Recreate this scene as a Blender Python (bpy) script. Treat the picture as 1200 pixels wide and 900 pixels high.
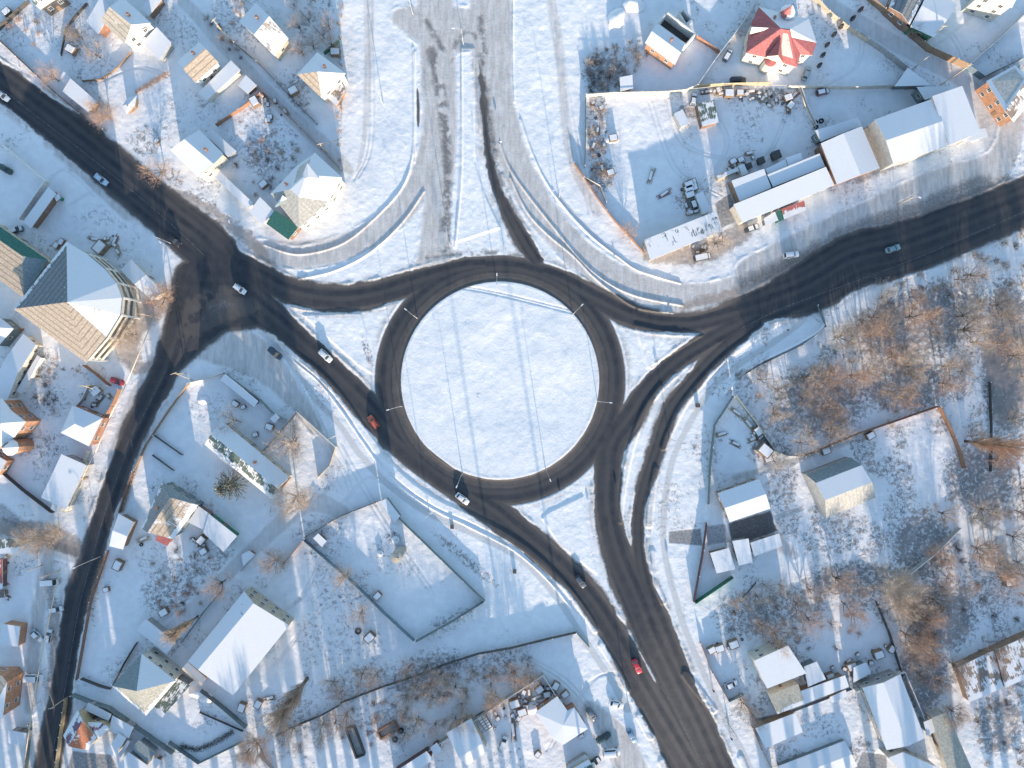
import bpy, math, random
import numpy as np
from mathutils import Vector, Matrix
for o in list(bpy.data.objects): bpy.data.objects.remove(o)
SC=bpy.context.scene; COL=SC.collection; R=math.radians
# ---------------------------------------------------------------- camera, sky, sun
HC=206.0; S=0.25                    # drone height, metres per map unit
cam=bpy.data.cameras.new('camera'); camo=bpy.data.objects.new('camera',cam); COL.objects.link(camo)
camo.location=(0,0,HC); cam.sensor_width=36; cam.lens=36*HC/300.0; cam.clip_start=1; cam.clip_end=6000
SC.camera=camo
SUN_EL=10.0; SH=Vector((-0.155,1.0)).normalized()          # shadows run this way over the ground
wd=bpy.data.worlds.new('World'); SC.world=wd; wd.use_nodes=True
nt=wd.node_tree; sky=nt.nodes.new('ShaderNodeTexSky'); sky.sky_type='NISHITA'; sky.sun_disc=False
sky.sun_elevation=R(SUN_EL); sky.sun_rotation=math.atan2(-SH.x,-SH.y); sky.altitude=200; sky.air_density=1.0; sky.dust_density=0.4; sky.ozone_density=1.7
bg=nt.nodes['Background']; bg.inputs['Strength'].default_value=0.15; nt.links.new(sky.outputs[0],bg.inputs[0])
sl=bpy.data.lights.new('sun','SUN'); sl.energy=3.25; sl.angle=R(0.55); sl.color=(1.0,0.82,0.64)
so=bpy.data.objects.new('sun',sl); COL.objects.link(so)
ce=math.cos(R(SUN_EL)); so.rotation_euler=Vector((SH.x*ce,SH.y*ce,-math.sin(R(SUN_EL)))).to_track_quat('-Z','Y').to_euler()
so.location=(60,-300,90)
SC.view_settings.view_transform='Standard'; SC.view_settings.look='None'; SC.view_settings.gamma=1; SC.view_settings.exposure=1.51
# ---------------------------------------------------------------- helpers
def M(x,y,z=0.0):                   # survey map coordinates -> world, with relief displacement for raised points
    f=(HC-z)/HC*S
    return Vector(((x-600)*f,(450-y)*f,z))
def ps(o,label=None,cat=None,group=None,kind=None):
    if label: o['label']=label
    if cat: o['category']=cat
    if group: o['group']=group
    if kind: o['kind']=kind
    return o
def empty(name,loc,label=None,cat=None,group=None,rz=0):
    o=bpy.data.objects.new(name,None); COL.objects.link(o); o.location=loc; o.rotation_euler=(0,0,rz); o.empty_display_size=.3
    return ps(o,label,cat,group)
def link(name,me,parent=None,loc=(0,0,0),rot=(0,0,0),sc=(1,1,1)):
    o=bpy.data.objects.new(name,me); COL.objects.link(o); o.parent=parent; o.location=loc; o.rotation_euler=rot; o.scale=sc
    return o
class MB:
    def __init__(s): s.v=[];s.f=[];s.m=[];s.uv=[]
    def poly(s,pts,m=0,uv=None):
        n=len(s.v); s.v+= [tuple(p) for p in pts]; s.f.append(list(range(n,n+len(pts)))); s.m.append(m); s.uv.append(uv or [(0,0)]*len(pts))
    def quadgrid(s,v,f,m=0):
        n=len(s.v); s.v+=[tuple(p) for p in v]
        for q in f: s.f.append([n+i for i in q]); s.m.append(m); s.uv.append([(0,0)]*len(q))
    def box(s,c,d,m=0,rz=0,top=1.0):
        cx,cy,cz=c; dx,dy,dz=d[0]/2,d[1]/2,d[2]/2; ca,sa=math.cos(rz),math.sin(rz)
        P=[]
        for z,k in ((-dz,1),(dz,top)):
            for x,y in ((-dx,-dy),(dx,-dy),(dx,dy),(-dx,dy)):
                x*=k;y*=k; P.append((cx+x*ca-y*sa,cy+x*sa+y*ca,cz+z))
        s.quadgrid(P,[(3,2,1,0),(4,5,6,7),(0,1,5,4),(1,2,6,5),(2,3,7,6),(3,0,4,7)],m)
    def prism(s,pts,z0,z1,m=0,mt=None):
        n=len(pts); 
        a=sum(pts[i][0]*pts[(i+1)%n][1]-pts[(i+1)%n][0]*pts[i][1] for i in range(n))
        if a<0: pts=pts[::-1]
        V=[(p[0],p[1],z0) for p in pts]+[(p[0],p[1],z1) for p in pts]
        s.quadgrid(V,[tuple(range(n-1,-1,-1))]+[(i,(i+1)%n,n+(i+1)%n,n+i) for i in range(n)],m)
        s.quadgrid(V,[tuple(range(n,2*n))],m if mt is None else mt)
    def tube(s,p,q,r0,r1=None,n=6,m=0,cap=True):
        p=Vector(p);q=Vector(q); r1=r0 if r1 is None else r1; d=(q-p)
        if d.length<1e-6: return
        d.normalize(); a=d.orthogonal().normalized(); b=d.cross(a)
        V=[];
        for c,r in ((p,r0),(q,r1)):
            for i in range(n):
                t=2*math.pi*i/n; V.append(c+a*math.cos(t)*r+b*math.sin(t)*r)
        F=[(i,(i+1)%n,n+(i+1)%n,n+i) for i in range(n)]
        if cap: F+= [tuple(range(n-1,-1,-1)),tuple(range(n,2*n))]
        s.quadgrid(V,F,m)
    def mesh(s,name,mats,smooth=False,uv=False):
        me=bpy.data.meshes.new(name); me.from_pydata(s.v,[],s.f)
        for m in mats: me.materials.append(m)
        me.polygons.foreach_set('material_index',s.m)
        if uv:
            l=me.uv_layers.new(name='uv'); l.data.foreach_set('uv',[c for f in s.uv for p in f for c in p])
        if smooth: me.polygons.foreach_set('use_smooth',[True]*len(s.f))
        me.update(); return me
    def build(s,name,mats,parent=None,loc=(0,0,0),smooth=False,uv=False,rot=(0,0,0)):
        return link(name,s.mesh(name,mats,smooth,uv),parent,loc,rot)
# ---------------------------------------------------------------- materials
class NT:
    def __init__(s,name):
        s.m=bpy.data.materials.new(name); s.m.use_nodes=True; s.t=s.m.node_tree; s.b=s.t.nodes['Principled BSDF']; s.co=None
    def n(s,t,**k):
        x=s.t.nodes.new(t)
        for a,b in k.items(): setattr(x,a,b)
        return x
    def put(s,sock,v):
        if isinstance(v,bpy.types.NodeSocket): s.t.links.new(v,sock)
        elif isinstance(v,(tuple,list)) and len(v)==3 and sock.type=='RGBA': sock.default_value=(*v,1)
        else: sock.default_value=v
    def coord(s,k='Object'):
        if not s.co: s.co=s.n('ShaderNodeTexCoord')
        return s.co.outputs[k]
    def pos(s):
        return s.n('ShaderNodeNewGeometry').outputs['Position']
    def noise(s,scale,detail=3,rough=.55,co=None,dist=0):
        x=s.n('ShaderNodeTexNoise'); x.inputs['Scale'].default_value=scale; x.inputs['Detail'].default_value=detail; x.inputs['Roughness'].default_value=rough; x.inputs['Distortion'].default_value=dist
        s.put(x.inputs['Vector'],co if co is not None else s.pos()); return x.outputs['Fac']
    def math(s,op,a,b=0.0,c=0.0,clamp=False):
        x=s.n('ShaderNodeMath',operation=op); x.use_clamp=clamp
        for i,v in enumerate((a,b,c)): s.put(x.inputs[i],v)
        return x.outputs[0]
    def mix(s,f,a,b):
        x=s.n('ShaderNodeMix',data_type='RGBA'); s.put(x.inputs[0],f); s.put(x.inputs[6],a); s.put(x.inputs[7],b); return x.outputs[2]
    def step(s,v,lo,hi):
        x=s.n('ShaderNodeMapRange',interpolation_type='SMOOTHSTEP'); s.put(x.inputs[0],v); s.put(x.inputs[1],lo); s.put(x.inputs[2],hi); return x.outputs[0]
    def scale(s,v,sc):
        x=s.n('ShaderNodeVectorMath',operation='MULTIPLY'); s.put(x.inputs[0],v); x.inputs[1].default_value=sc; return x.outputs[0]
    def bump(s,h,st=.3,d=.1):
        x=s.n('ShaderNodeBump'); x.inputs['Strength'].default_value=st; x.inputs['Distance'].default_value=d; s.put(x.inputs['Height'],h); s.t.links.new(x.outputs[0],s.b.inputs['Normal'])
    def col(s,v): s.put(s.b.inputs['Base Color'],v)
    def ro(s,v): s.put(s.b.inputs['Roughness'],v)
MATS={}
def plain(key,c,rough=.7,var=.25,sc=1.5,metal=0):
    if key in MATS: return MATS[key]
    t=NT(key); d=tuple(x*(1-var) for x in c); l=tuple(min(1,x*(1+var*.6)) for x in c)
    n=t.noise(sc,4,.65); t.col(t.mix(t.step(n,.3,.7),d,l)); t.ro(rough); t.b.inputs['Metallic'].default_value=metal
    t.b.inputs['Specular IOR Level'].default_value=.3
    MATS[key]=t.m; return t.m
SNOW=(.75,.755,.765)
def roofmat(key,base,cover,rib=0.0,kind='rib',tint=SNOW):
    """sheet / slate roof with partial snow cover; uv in metres: u along the eave, v up the slope"""
    if key in MATS: return MATS[key]
    t=NT(key); uv=t.coord('UV'); sx=t.n('ShaderNodeSeparateXYZ'); t.put(sx.inputs[0],uv)
    u,v=sx.outputs[0],sx.outputs[1]
    n1=t.noise(.35,4,.6); n2=t.noise(2.2,3,.6)
    st=t.noise(1.0,3,.6,co=t.scale(uv,(3.2,.35,1)))
    basec=t.mix(t.step(n2,.3,.75),tuple(x*.72 for x in base),tuple(min(1,x*1.18) for x in base))
    basec=t.mix(t.math('MULTIPLY',t.step(st,.45,.8),.12 if kind=='slate' else .45),basec,tuple(min(1,x*.6+.03) for x in base))
    ph=t.math('FRACT',t.math('DIVIDE',u,1.1 if kind=='seam' else .38))
    seam=t.step(t.math('ABSOLUTE',t.math('SUBTRACT',ph,.5)),.34,.5)
    if kind=='slate':
        pv=t.math('FRACT',t.math('DIVIDE',v,1.55)); seam=t.math('MULTIPLY',t.step(pv,.72,.86),t.math('SUBTRACT',1.0,t.step(pv,.92,1.0)))
    basec=t.mix(t.math('MULTIPLY',seam,.8 if kind=='slate' else .3),basec,tuple(x*.4 for x in base))
    if cover<=0: c=basec; cov=None
    else:
        snowc=t.mix(t.step(n2,.25,.8),tuple(x*.93 for x in tint),tint)
        if cover>=1:
            snowc=t.mix(t.math('MULTIPLY',seam,.16),snowc,tuple(x*.7 for x in tint))
            cv=t.math('ADD',t.math('MULTIPLY',n1,.6),t.math('MULTIPLY',st,.4)); cov=t.step(cv,.20,.26)
        else:
            cv=t.math('ADD',t.math('MULTIPLY',n1,.6),t.math('MULTIPLY',st,.4)); cv=t.math('ADD',cv,t.math('MULTIPLY',t.math('SUBTRACT',1.0,t.step(v,.4,1.9)),.22)); th=.72-.45*cover; cov=t.step(cv,th-.015,th+.02)
        c=t.mix(cov,basec,snowc)
    t.col(c); t.ro(.75); t.b.inputs['Specular IOR Level'].default_value=.25
    h=t.math('ADD',t.math('MULTIPLY',seam,.6),t.math('MULTIPLY',n2,.5))
    if cov is not None: h=t.math('ADD',h,t.math('MULTIPLY',cov,1.2))
    t.bump(h,.35,.07)
    MATS[key]=t.m; return t.m
def RM(k):
    T={'S':((.35,.36,.38),1.0,'rib'),'Sl':((.35,.36,.38),.82,'seam'),'T':((.46,.38,.30),0,'slate'),'TS':((.45,.37,.29),.62,'slate'),'Tb':((.47,.42,.35),0,'slate'),
       'Ts':((.46,.38,.30),.35,'slate'),'R':((.48,.16,.155),0,'rib'),'Rs':((.46,.15,.14),.35,'rib'),'G':((.05,.17,.14),0,'rib'),'Gs':((.13,.17,.145),.42,'rib'),'Gt':((.24,.29,.30),.0,'rib'),
       'M':((.22,.24,.25),.10,'slate'),'Gy':((.33,.32,.31),.08,'rib'),'Mp':((.20,.23,.25),.62,'rib'),'B':((.20,.17,.15),0,'rib'),'Bs':((.28,.22,.18),.5,'rib'),'O':((.50,.20,.11),.25,'rib'),'P':((.20,.13,.19),.45,'rib'),
       'K':((.42,.41,.35),.15,'rib'),'Rust':((.46,.34,.24),.12,'rib'),'C':((.44,.43,.39),.0,'seam')}
    b,c,kd=T[k]; return roofmat('roof_'+k,b,c,kind=kd)
def brick(key,c):
    if key in MATS: return MATS[key]
    t=NT(key); br=t.n('ShaderNodeTexBrick'); t.put(br.inputs['Vector'],t.scale(t.coord('Generated'),(1,1,1)))
    n=t.noise(1.2,4,.6); n3=t.noise(9,2,.6)
    k=t.mix(t.step(n,.3,.7),tuple(x*.75 for x in c),tuple(min(1,x*1.15) for x in c)); k=t.mix(t.math('MULTIPLY',t.step(n3,.5,.62),.3),k,tuple(x*.5+.1 for x in c))
    t.col(k); t.ro(.85); MATS[key]=t.m; return t.m
def WM(k):
    T={'cream':(.55,.51,.44),'white':(.72,.71,.67),'brick':(.34,.17,.11),'orange':(.42,.22,.13),'brown':(.24,.15,.11),'grey':(.34,.34,.33),'teal':(.17,.21,.215),'green':(.06,.19,.12),'beige':(.48,.42,.33),
       'blue':(.16,.22,.26),'dark':(.09,.085,.08),'wood':(.27,.19,.13),'concrete':(.40,.38,.35),'rust':(.30,.17,.11),'maroon':(.15,.085,.08),'purple':(.22,.15,.18),'gold':(.42,.34,.22)}
    return brick('wall_'+k,T[k]) if k in('brick','orange') else plain('wall_'+k,T[k],.8,.2,1.1)
def glassm():
    if 'glass' in MATS: return MATS['glass']
    t=NT('glass'); t.col(t.mix(t.noise(.6,2),(.02,.025,.03),(.06,.07,.08))); t.ro(.12); t.b.inputs['Specular IOR Level'].default_value=.6; MATS['glass']=t.m; return t.m
TRIM=plain('trim',(.5,.48,.44),.6); SNOWM=None
def snowm():
    if 'snowcap' in MATS: return MATS['snowcap']
    t=NT('snowcap'); n=t.noise(1.1,4,.6); t.col(t.mix(t.step(n,.3,.7),(.76,.755,.75),(.86,.845,.83))); t.ro(.7); t.bump(t.noise(3,4,.6),.4,.08); t.b.inputs['Specular IOR Level'].default_value=.2
    MATS['snowcap']=t.m; return t.m
# ---------------------------------------------------------------- ground height field and cover maps
X0,X1,Y0,Y1=-70,1270,-60,960; GS=1.0
nx=int((X1-X0)/GS)+1; ny=int((Y1-Y0)/GS)+1
gx=X0+np.arange(nx)*GS; gy=Y0+np.arange(ny)*GS
rng=np.random.default_rng(5)
def vnoise(cell,seed):
    r=np.random.default_rng(seed); cx=int((X1-X0)/cell)+4; cy=int((Y1-Y0)/cell)+4
    g=r.random((cy,cx)).astype(np.float32)
    fx=(gx-X0)/cell; fy=(gy-Y0)/cell; ix=fx.astype(int); iy=fy.astype(int); tx=fx-ix; ty=fy-iy
    tx=tx*tx*(3-2*tx); ty=ty*ty*(3-2*ty)
    a=g[iy][:,ix]*(1-tx)+g[iy][:,ix+1]*tx; b=g[iy+1][:,ix]*(1-tx)+g[iy+1][:,ix+1]*tx
    return a*(1-ty)[:,None]+b*ty[:,None]
def fbm(cell,seed,o=4,g=.5):
    s=0;a=1;t=0
    for i in range(o):
        s=s+a*vnoise(max(cell/2**i,1.01),seed+i); t+=a; a*=g
    return s/t
def spl(pts,step=5.0):
    P=[tuple(map(float,p)) for p in pts]; out=[]
    n=len(P)
    for i in range(n-1):
        p0=P[max(i-1,0)];p1=P[i];p2=P[i+1];p3=P[min(i+2,n-1)]
        L=math.hypot(p2[0]-p1[0],p2[1]-p1[1]); k=max(1,int(L/step))
        for j in range(k):
            t=j/k; out.append(tuple(.5*((2*b)+(-a+c)*t+(2*a-5*b+4*c-d)*t*t+(-a+3*b-3*c+d)*t**3) for a,b,c,d in zip(p0,p1,p2,p3)))
    out.append(P[-1]); return out
def field(): return np.full((ny,nx),99.0,np.float32)
def addline(F,pts,w=None,smooth=True,lat=None,marg=26):
    if w is not None: pts=[(p[0],p[1],w) for p in pts]
    P=spl(pts) if smooth else pts
    for a,b in zip(P[:-1],P[1:]):
        m=marg+max(a[2],b[2])
        i0=max(0,int((min(a[0],b[0])-m-X0)/GS)); i1=min(nx,int((max(a[0],b[0])+m-X0)/GS)+2)
        j0=max(0,int((min(a[1],b[1])-m-Y0)/GS)); j1=min(ny,int((max(a[1],b[1])+m-Y0)/GS)+2)
        if i0>=i1 or j0>=j1: continue
        dx,dy=b[0]-a[0],b[1]-a[1]; L2=dx*dx+dy*dy+1e-9
        xx=gx[i0:i1][None,:]-a[0]; yy=gy[j0:j1][:,None]-a[1]
        t=np.clip((xx*dx+yy*dy)/L2,0,1); dd=np.hypot(xx-t*dx,yy-t*dy); d=dd-(a[2]+t*(b[2]-a[2]))
        sub=F[j0:j1,i0:i1]; 
        if lat is not None:
            ls=lat[j0:j1,i0:i1]; cr=(xx*dy-yy*dx)/math.sqrt(L2); msk=d<sub; ls[msk]=np.broadcast_to(cr,d.shape)[msk]
        np.minimum(sub,d,out=sub)
def polymask(pts,soft=0):
    xx=gx[None,:]; yy=gy[:,None]; ins=np.zeros((ny,nx),bool); n=len(pts)
    for i in range(n):
        (ax,ay),(bx,by)=pts[i],pts[(i+1)%n]
        if ay==by: continue
        c=((ay>yy)!=(by>yy))&(xx<(bx-ax)*(yy-ay)/(by-ay)+ax); ins^=c
    return ins
def polyfield(pts):                # signed distance to a closed outline
    F=field(); addline(F,[(p[0],p[1],0) for p in pts]+[(pts[0][0],pts[0][1],0)],smooth=False)
    m=polymask(pts); return np.where(m,-F,F)
def ss(v,a,b): t=np.clip((v-a)/(b-a),0,1); return t*t*(3-2*t)
# asphalt
ROADS=[
 [(-70,45,19),(0,95,20),(60,140,22),(100,172,24),(150,213,24),(200,255,25),(245,292,28),(282,338,24),(335,385,16),(385,430,15),(430,475,17),(470,520,17),(520,560,16),(575,596,17),(600,616,17),(647,655,15),(690,698,14.5),(722,748,15),(750,800,17),(782,855,18),(812,905,22),(850,960,26)],
 [(260,300,16),(300,322,16),(345,343,15),(400,350,15),(450,342,15),(500,326,14),(550,314,13),(600,315,13),(650,326,13),(700,352,14),(750,374,12),(800,380,11),(840,373,12),(900,355,22),(950,335,30),(1000,306,31),(1060,290,31),(1120,268,29),(1200,236,27),(1270,205,27)],
 [(900,362,12),(850,388,11),(800,418,11),(762,452,12),(738,488,15),(716,520,18),(712,560,16),(712,600,15),(725,650,17),(746,700,21),(764,745,20),(790,800,20),(815,850,22),(840,905,22),(870,960,24)],
 [(885,378,10),(840,415,9),(808,450,8.5),(785,480,8.5),(768,530,8),(755,570,8),(748,605,8),(749,650,8.5),(757,690,11),(772,730,14),(788,768,14),(802,800,12)],
 [(230,330,26),(210,385,16),(190,440,15),(165,490,13.5),(145,535,12),(124,595,13),(108,650,11),(92,695,14),(82,745,13),(70,820,13),(57,890,13),(45,960,13)],
 [(225,380,12),(250,375,16),(285,350,20)],
 [(561,70,.6),(566,110,2.6),(571,170,5),(582,220,6),(597,252,7),(615,285,9),(628,305,9)],
]
A=field(); LAT=np.zeros((ny,nx),np.float32)
for r in ROADS: addline(A,r,lat=LAT)
xx=gx[None,:]-586.0; yy=gy[:,None]-446.0; RR=np.hypot(xx,yy)
ring=np.abs(RR-131.5)-15.5
LAT=np.where(ring<A,RR-131.5,LAT); A=np.minimum(A,ring)
for pl in ([(222,325),(200,395),(202,440),(262,386),(303,382),(330,392),(320,352),(290,310),(250,280)],[(905,330),(850,372),(885,378),(960,352),(1000,330)],[(700,560),(700,545),(735,490),(745,478),(735,510),(726,560)]):
    A=np.minimum(A,polyfield(pl))
# snow covered carriageways and tracks
PK=field()
for r in ([(512,-60,20),(510,0,20),(514,100,20),(516,170,18),(513,230,15),(510,290,18),(508,312,20)],
          [(575,-60,25),(575,0,24),(577,60,22),(578,100,20),(580,140,18)],
          [(470,20,10),(520,35,26),(580,30,20)],
          [(583,100,16),(590,140,16),(604,190,17),(630,240,17),(666,285,17),(710,320,17),(760,343,17),(820,350,17),(880,336,17)],
          [(512,140,14),(500,195,14),(480,235,14),(442,270,14),(398,292,14),(350,302,12),(305,292,10)],
          [(880,320,18),(950,290,22),(1020,262,26),(1100,225,26),(1170,190,16),(1185,130,12),(1160,110,8)],
          [(250,400,24),(300,420,22),(340,460,12),(370,500,8)],[(880,560,5),(900,620,9),(930,650,4)],
          [(860,560,3),(930,540,3),(1010,510,3)],[(740,900,18),(720,860,14),(690,830,8)],[(60,640,7),(48,700,7),(40,760,8),(35,830,6)],
          [(100,640,4),(118,590,3),(133,530,3),(150,480,4),(165,450,4)]): addline(PK,r)
PK2=field()
for r in ([(160,-50,8),(213,0,8),(270,62,9),(330,125,9),(380,170,9),(410,200,6)],[(920,-35,10),(975,8,10),(1030,40,10),(1080,68,10),(1125,92,10),(1150,120,11),(1170,190,13)],[(432,-60,7),(432,60,6),(428,150,4),(420,200,3)],[(-10,620,8),(40,632,14),(95,650,12)],[(195,745,10),(250,690,9),(300,640,9),(360,590,12),(400,600,10)],[(640,-40,6),(655,60,6),(668,180,6),(700,250,6)],[(30,120,8),(90,190,9),(150,250,10)]): addline(PK2,r)
PA=field()
for r in ([(305,388,2.5),(330,412,3.2),(352,440,3.2),(372,470,3.2),(400,500,3.2),(420,530,3.5),(455,568,3.5),(500,600,3.5),(560,628,3.5),(610,655,3.5),(650,697,3.5),(685,750,3.5),(715,795,3.5),(735,830,5)],
          [(953,356,2.5),(938,378,3),(905,402,3.5),(862,430,3.5),(832,458,3.5),(806,500,3.5),(788,540,3.5),(779,590,3.5),(778,640,3.5),(790,695,3.5),(806,745,3.5),(840,822,3.5),(878,898,4),(900,950,4)],
          [(316,283,2.5),(350,286,2.5),(395,278,2)],[(655,231,2),(700,280,2),(750,320,2),(800,333,2.5)],
          [(1000,345,2),(1060,322,2),(1130,300,2),(1200,265,2)]): addline(PA,r)
BED=field(); 
for r in ([(774,454,3.5),(757,478,4),(744,510,4),(735,545,3.8),(729,580,3.5),(727,611,3)],[(935,364,3),(880,398,4),(842,427,4),(806,468,4),(786,503,4),(777,524,4)],[(768,550,4),(763,585,4),(761,615,4)],[(764,647,4),(767,680,4),(777,705,4)],
          [(314,391,3),(345,416,4),(378,442,4.5),(406,475,4.5),(430,511,4.5),(454,543,4.5),(480,568,4.5),(515,591,4.5),(560,611,4.5),(610,639,4.5),(655,679,4.5),(688,722,4.5),(697,738,4)],
          [(705,756,4),(722,783,4),(735,808,4)],[(750,840,5),(762,862,5)],[(776,893,5),(795,930,5)],[(803,790,5),(820,812,5),(836,832,4)],[(868,888,4),(885,930,4)]): addline(BED,r)
for pl in ([(352,368),(424,366),(432,395),(437,440),(420,430),(400,412)],[(633,607),(642,599),(684,579),(690,620),(701,676),(655,640)],[(742,378),(800,391),(828,392),(800,409),(757,434),(750,405)],[(540,55),(557,55),(557,190),(570,230),(588,268),(533,286),(537,200)]):
    BED=np.minimum(BED,polyfield(pl)+1.0)
RID=field()
for r in ([(484,55),(485,150),(482,190),(470,222),(440,255),(400,286),(350,298),(310,287)],[(497,224),(470,262),(432,297),(390,318),(350,327)],
          [(610,140),(625,183),(642,217),(667,250),(693,277),(723,300),(750,318),(797,332)],[(598,208),(617,247),(640,273),(672,300),(693,322),(717,342),(747,361),(788,367)],
          [(586,168),(602,205),(650,268),(694,318),(740,345),(800,358)],[(541,55),(541,200),(533,290)],[(486,190),(486,60)],[(602,-40),(601,60),(603,120)],
          [(318,393),(345,423),(374,448),(400,481),(424,516),(448,549),(473,574),(510,598),(555,620),(605,647),(648,686),(677,724)]): addline(RID,r,w=.7)
RID2=field()
for r in ([(960,360),(966,382),(938,402),(880,432),(850,462)],): addline(RID2,r,w=.8)
N1=fbm(60,11,5); N2=fbm(14,21,4,.6); N3=fbm(5,31,2); N4=fbm(140,41,3)
# cover masks
edge=(N2-.5)*5+(N3-.5)*2
aspw=np.where((RR<150),.15,1.0)
wd_=np.where(RR<124,.35,1.0)
mar=np.where(RR<152,1.0,.6+2.4*ss(N1,.35,.65)); asp=1-ss(A+edge*aspw*.8,-2.8*wd_,3.4*wd_*mar)
east=ss(gx[None,:],860,930)*np.ones((ny,1)); asp=np.maximum(asp*1.0,0)
pk=np.maximum(1-ss(PK+edge*.7,-5,6),.60*(1-ss(PK2+edge*.4,-3,2.5)))
shoulder=(1-ss(A,0,15))*ss(N2,.25,.60)*.85*np.where(RR<150,.4,1.0)
for pl,k in (([(853,613),(903,598),(912,622),(880,634),(857,636)],.72),([(827,616),(850,613),(856,636),(828,640)],.55),([(783,622),(822,618),(824,640),(783,637)],.62),([(905,604),(940,592),(945,598),(908,612)],.5),([(1012,152),(1024,146),(1047,194),(1034,198)],.95),([(836,238),(856,226),(868,258),(845,268)],.6),([(85,880),(130,884),(140,905),(75,905)],.6),([(883,842),(912,836),(915,846),(888,852)],.7),([(1010,880),(1040,884),(1040,905),(1000,905)],.6)):
    asp=np.maximum(asp,k*(1-ss(polyfield(pl)+edge*.5,-2,2)))
EM=field(); addline(EM,[(870,330,9),(930,308,14),(1000,275,16),(1080,248,16),(1150,215,14)]); asp=np.maximum(asp,.58*(1-ss(EM+edge*1.5,-8,10)))
EM=field(); addline(EM,[(505,60,8),(520,130,8),(524,210,7),(520,290,8)]); addline(EM,[(563,20,5),(568,100,6),(580,200,9),(610,270,9)]); addline(EM,[(478,5,4),(500,25,4),(520,60,5)]); addline(EM,[(528,75,2),(535,48,4),(550,38,4),(566,55,5),(571,95,5)]); addline(EM,[(500,302,3),(560,296,5),(620,300,5)]); asp=np.maximum(asp,.62*ss(N2,.22,.55)*(1-ss(EM+edge*1.5,-5,7)))
EM=field(); addline(EM,[(489,104,.6),(490,125,2.0),(490,148,.8)]); asp=np.maximum(asp,.8*(1-ss(EM+edge*.3,-1,1.5)))
EM=field(); addline(EM,[(-60,585,12),(-12,592,10),(20,612,9),(60,636,9),(100,650,8)]); asp=np.maximum(asp,.52*(1-ss(EM+edge,-6,6)))
asp-=.26*(1-ss(polyfield([(222,350),(262,338),(300,362),(262,372),(212,402)])+edge*2,-14,12))*ss(N2,.25,.6)
asp=np.clip(asp,0,1)
pa=1-ss(PA+edge*.25,-.8,1.3)
scr=(.10+.38*ss(fbm(45,77,4,.6),.42,.66)).astype(np.float32)*(1-.75*(1-ss(np.hypot((gx[None,:]-590)/230,(gy[:,None]-300)/420),.75,1.05)))
scr=scr.astype(np.float32)
def blob(x,y,rx,ry,v,rz=0):
    c,s_=math.cos(R(rz)),math.sin(R(rz)); m=max(rx,ry)*1.5
    i0=max(0,int(x-m-X0)); i1=min(nx,int(x+m-X0)); j0=max(0,int(y-m-Y0)); j1=min(ny,int(y+m-Y0))
    if i0>=i1 or j0>=j1: return
    dx=gx[i0:i1][None,:]-x; dy=gy[j0:j1][:,None]-y
    q=np.hypot((dx*c+dy*s_)/rx,(-dx*s_+dy*c)/ry)
    scr[j0:j1,i0:i1]=np.maximum(scr[j0:j1,i0:i1],v*(1-ss(q,.45,1.25)))
for b in [(1080,380,120,60,.62,-20),(960,470,80,60,.6,0),(1060,450,90,45,.6,0),(1180,420,40,120,.75,0),(1150,560,60,60,.62,0),(900,510,30,50,.5,30),(1010,680,90,30,.6,0),(870,720,50,40,.62,0),(930,710,60,35,.5,0),(1080,640,50,60,.62,0),(1100,720,60,60,.66,0),(1160,680,50,70,.5,0),(1080,790,40,60,.66,0),(1170,850,40,50,.6,0),
          (705,85,32,30,.75,0),(700,150,20,70,.6,0),(705,205,22,28,.7,0),(745,60,30,18,.5,0),(340,840,60,40,.55,0),(420,800,70,30,.55,-20),(500,790,70,35,.66,-20),(580,780,60,25,.58,-20),(460,850,50,30,.6,0),(200,690,45,55,.6,30),(250,660,45,30,.6,0),(185,660,35,40,.45,0),(400,690,50,20,.5,40),(530,730,50,14,.5,-35),
          (360,30,40,40,.45,0),(270,20,40,30,.55,40),(310,120,40,40,.5,0),(310,180,40,40,.62,0),(250,140,40,30,.4,0),(170,165,30,25,.6,0),(200,210,24,20,.6,0),(30,40,40,50,.4,0),(90,50,20,30,.6,0),(110,90,30,20,.4,0),(20,80,30,20,.4,0),(220,40,20,40,.5,0),(350,110,20,40,.6,0),(398,110,5,100,.55,0),
          (50,430,30,30,.6,0),(60,470,35,30,.5,0),(55,520,30,20,.55,40),(110,700,8,60,.5,0),(150,520,9,70,.6,22),(125,605,10,50,.5,20),(810,130,25,12,.7,0),(905,112,35,14,.7,0),(810,235,30,20,.6,0),(850,220,18,15,.5,0),(880,700,20,60,.4,0),(545,655,70,9,.6,40),(870,800,20,50,.4,0),(960,850,40,25,.4,0),(980,620,50,40,.45,0),(910,585,20,20,.45,0),
          (860,100,40,12,.4,0),(960,160,40,20,.3,0),(120,260,50,30,.35,0),(60,240,35,20,.3,0),(255,185,20,15,.4,0),(760,590,25,60,.25,0),(850,150,40,20,.2,0),(300,420,40,22,.35,20),(430,410,6,25,.6,-15),(735,420,9,10,.5,0),(560,463,5,5,.5,0),(330,430,60,30,.3,0),(460,630,15,10,.6,0),(1110,100,14,14,.4,0)]: blob(*b)
dirt=np.zeros((ny,nx),np.float32)
DF=field()
for r in ([(-20,615,6),(40,622,12),(80,635,10),(100,648,6)],[(60,690,5),(64,740,7),(62,800,6),(57,850,3)],[(150,215,4),(230,235,6),(300,290,8),(330,330,3)],[(195,350,12),(150,390,18),(160,430,10),(190,420,5)],[(760,300,6),(820,298,12),(870,272,12)],[(1010,205,8),(1060,190,4)],[(800,360,4),(880,338,10),(960,300,12),(1100,250,10),(1180,215,10)],[(865,440,2),(905,420,2)]): addline(DF,r)
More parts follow.
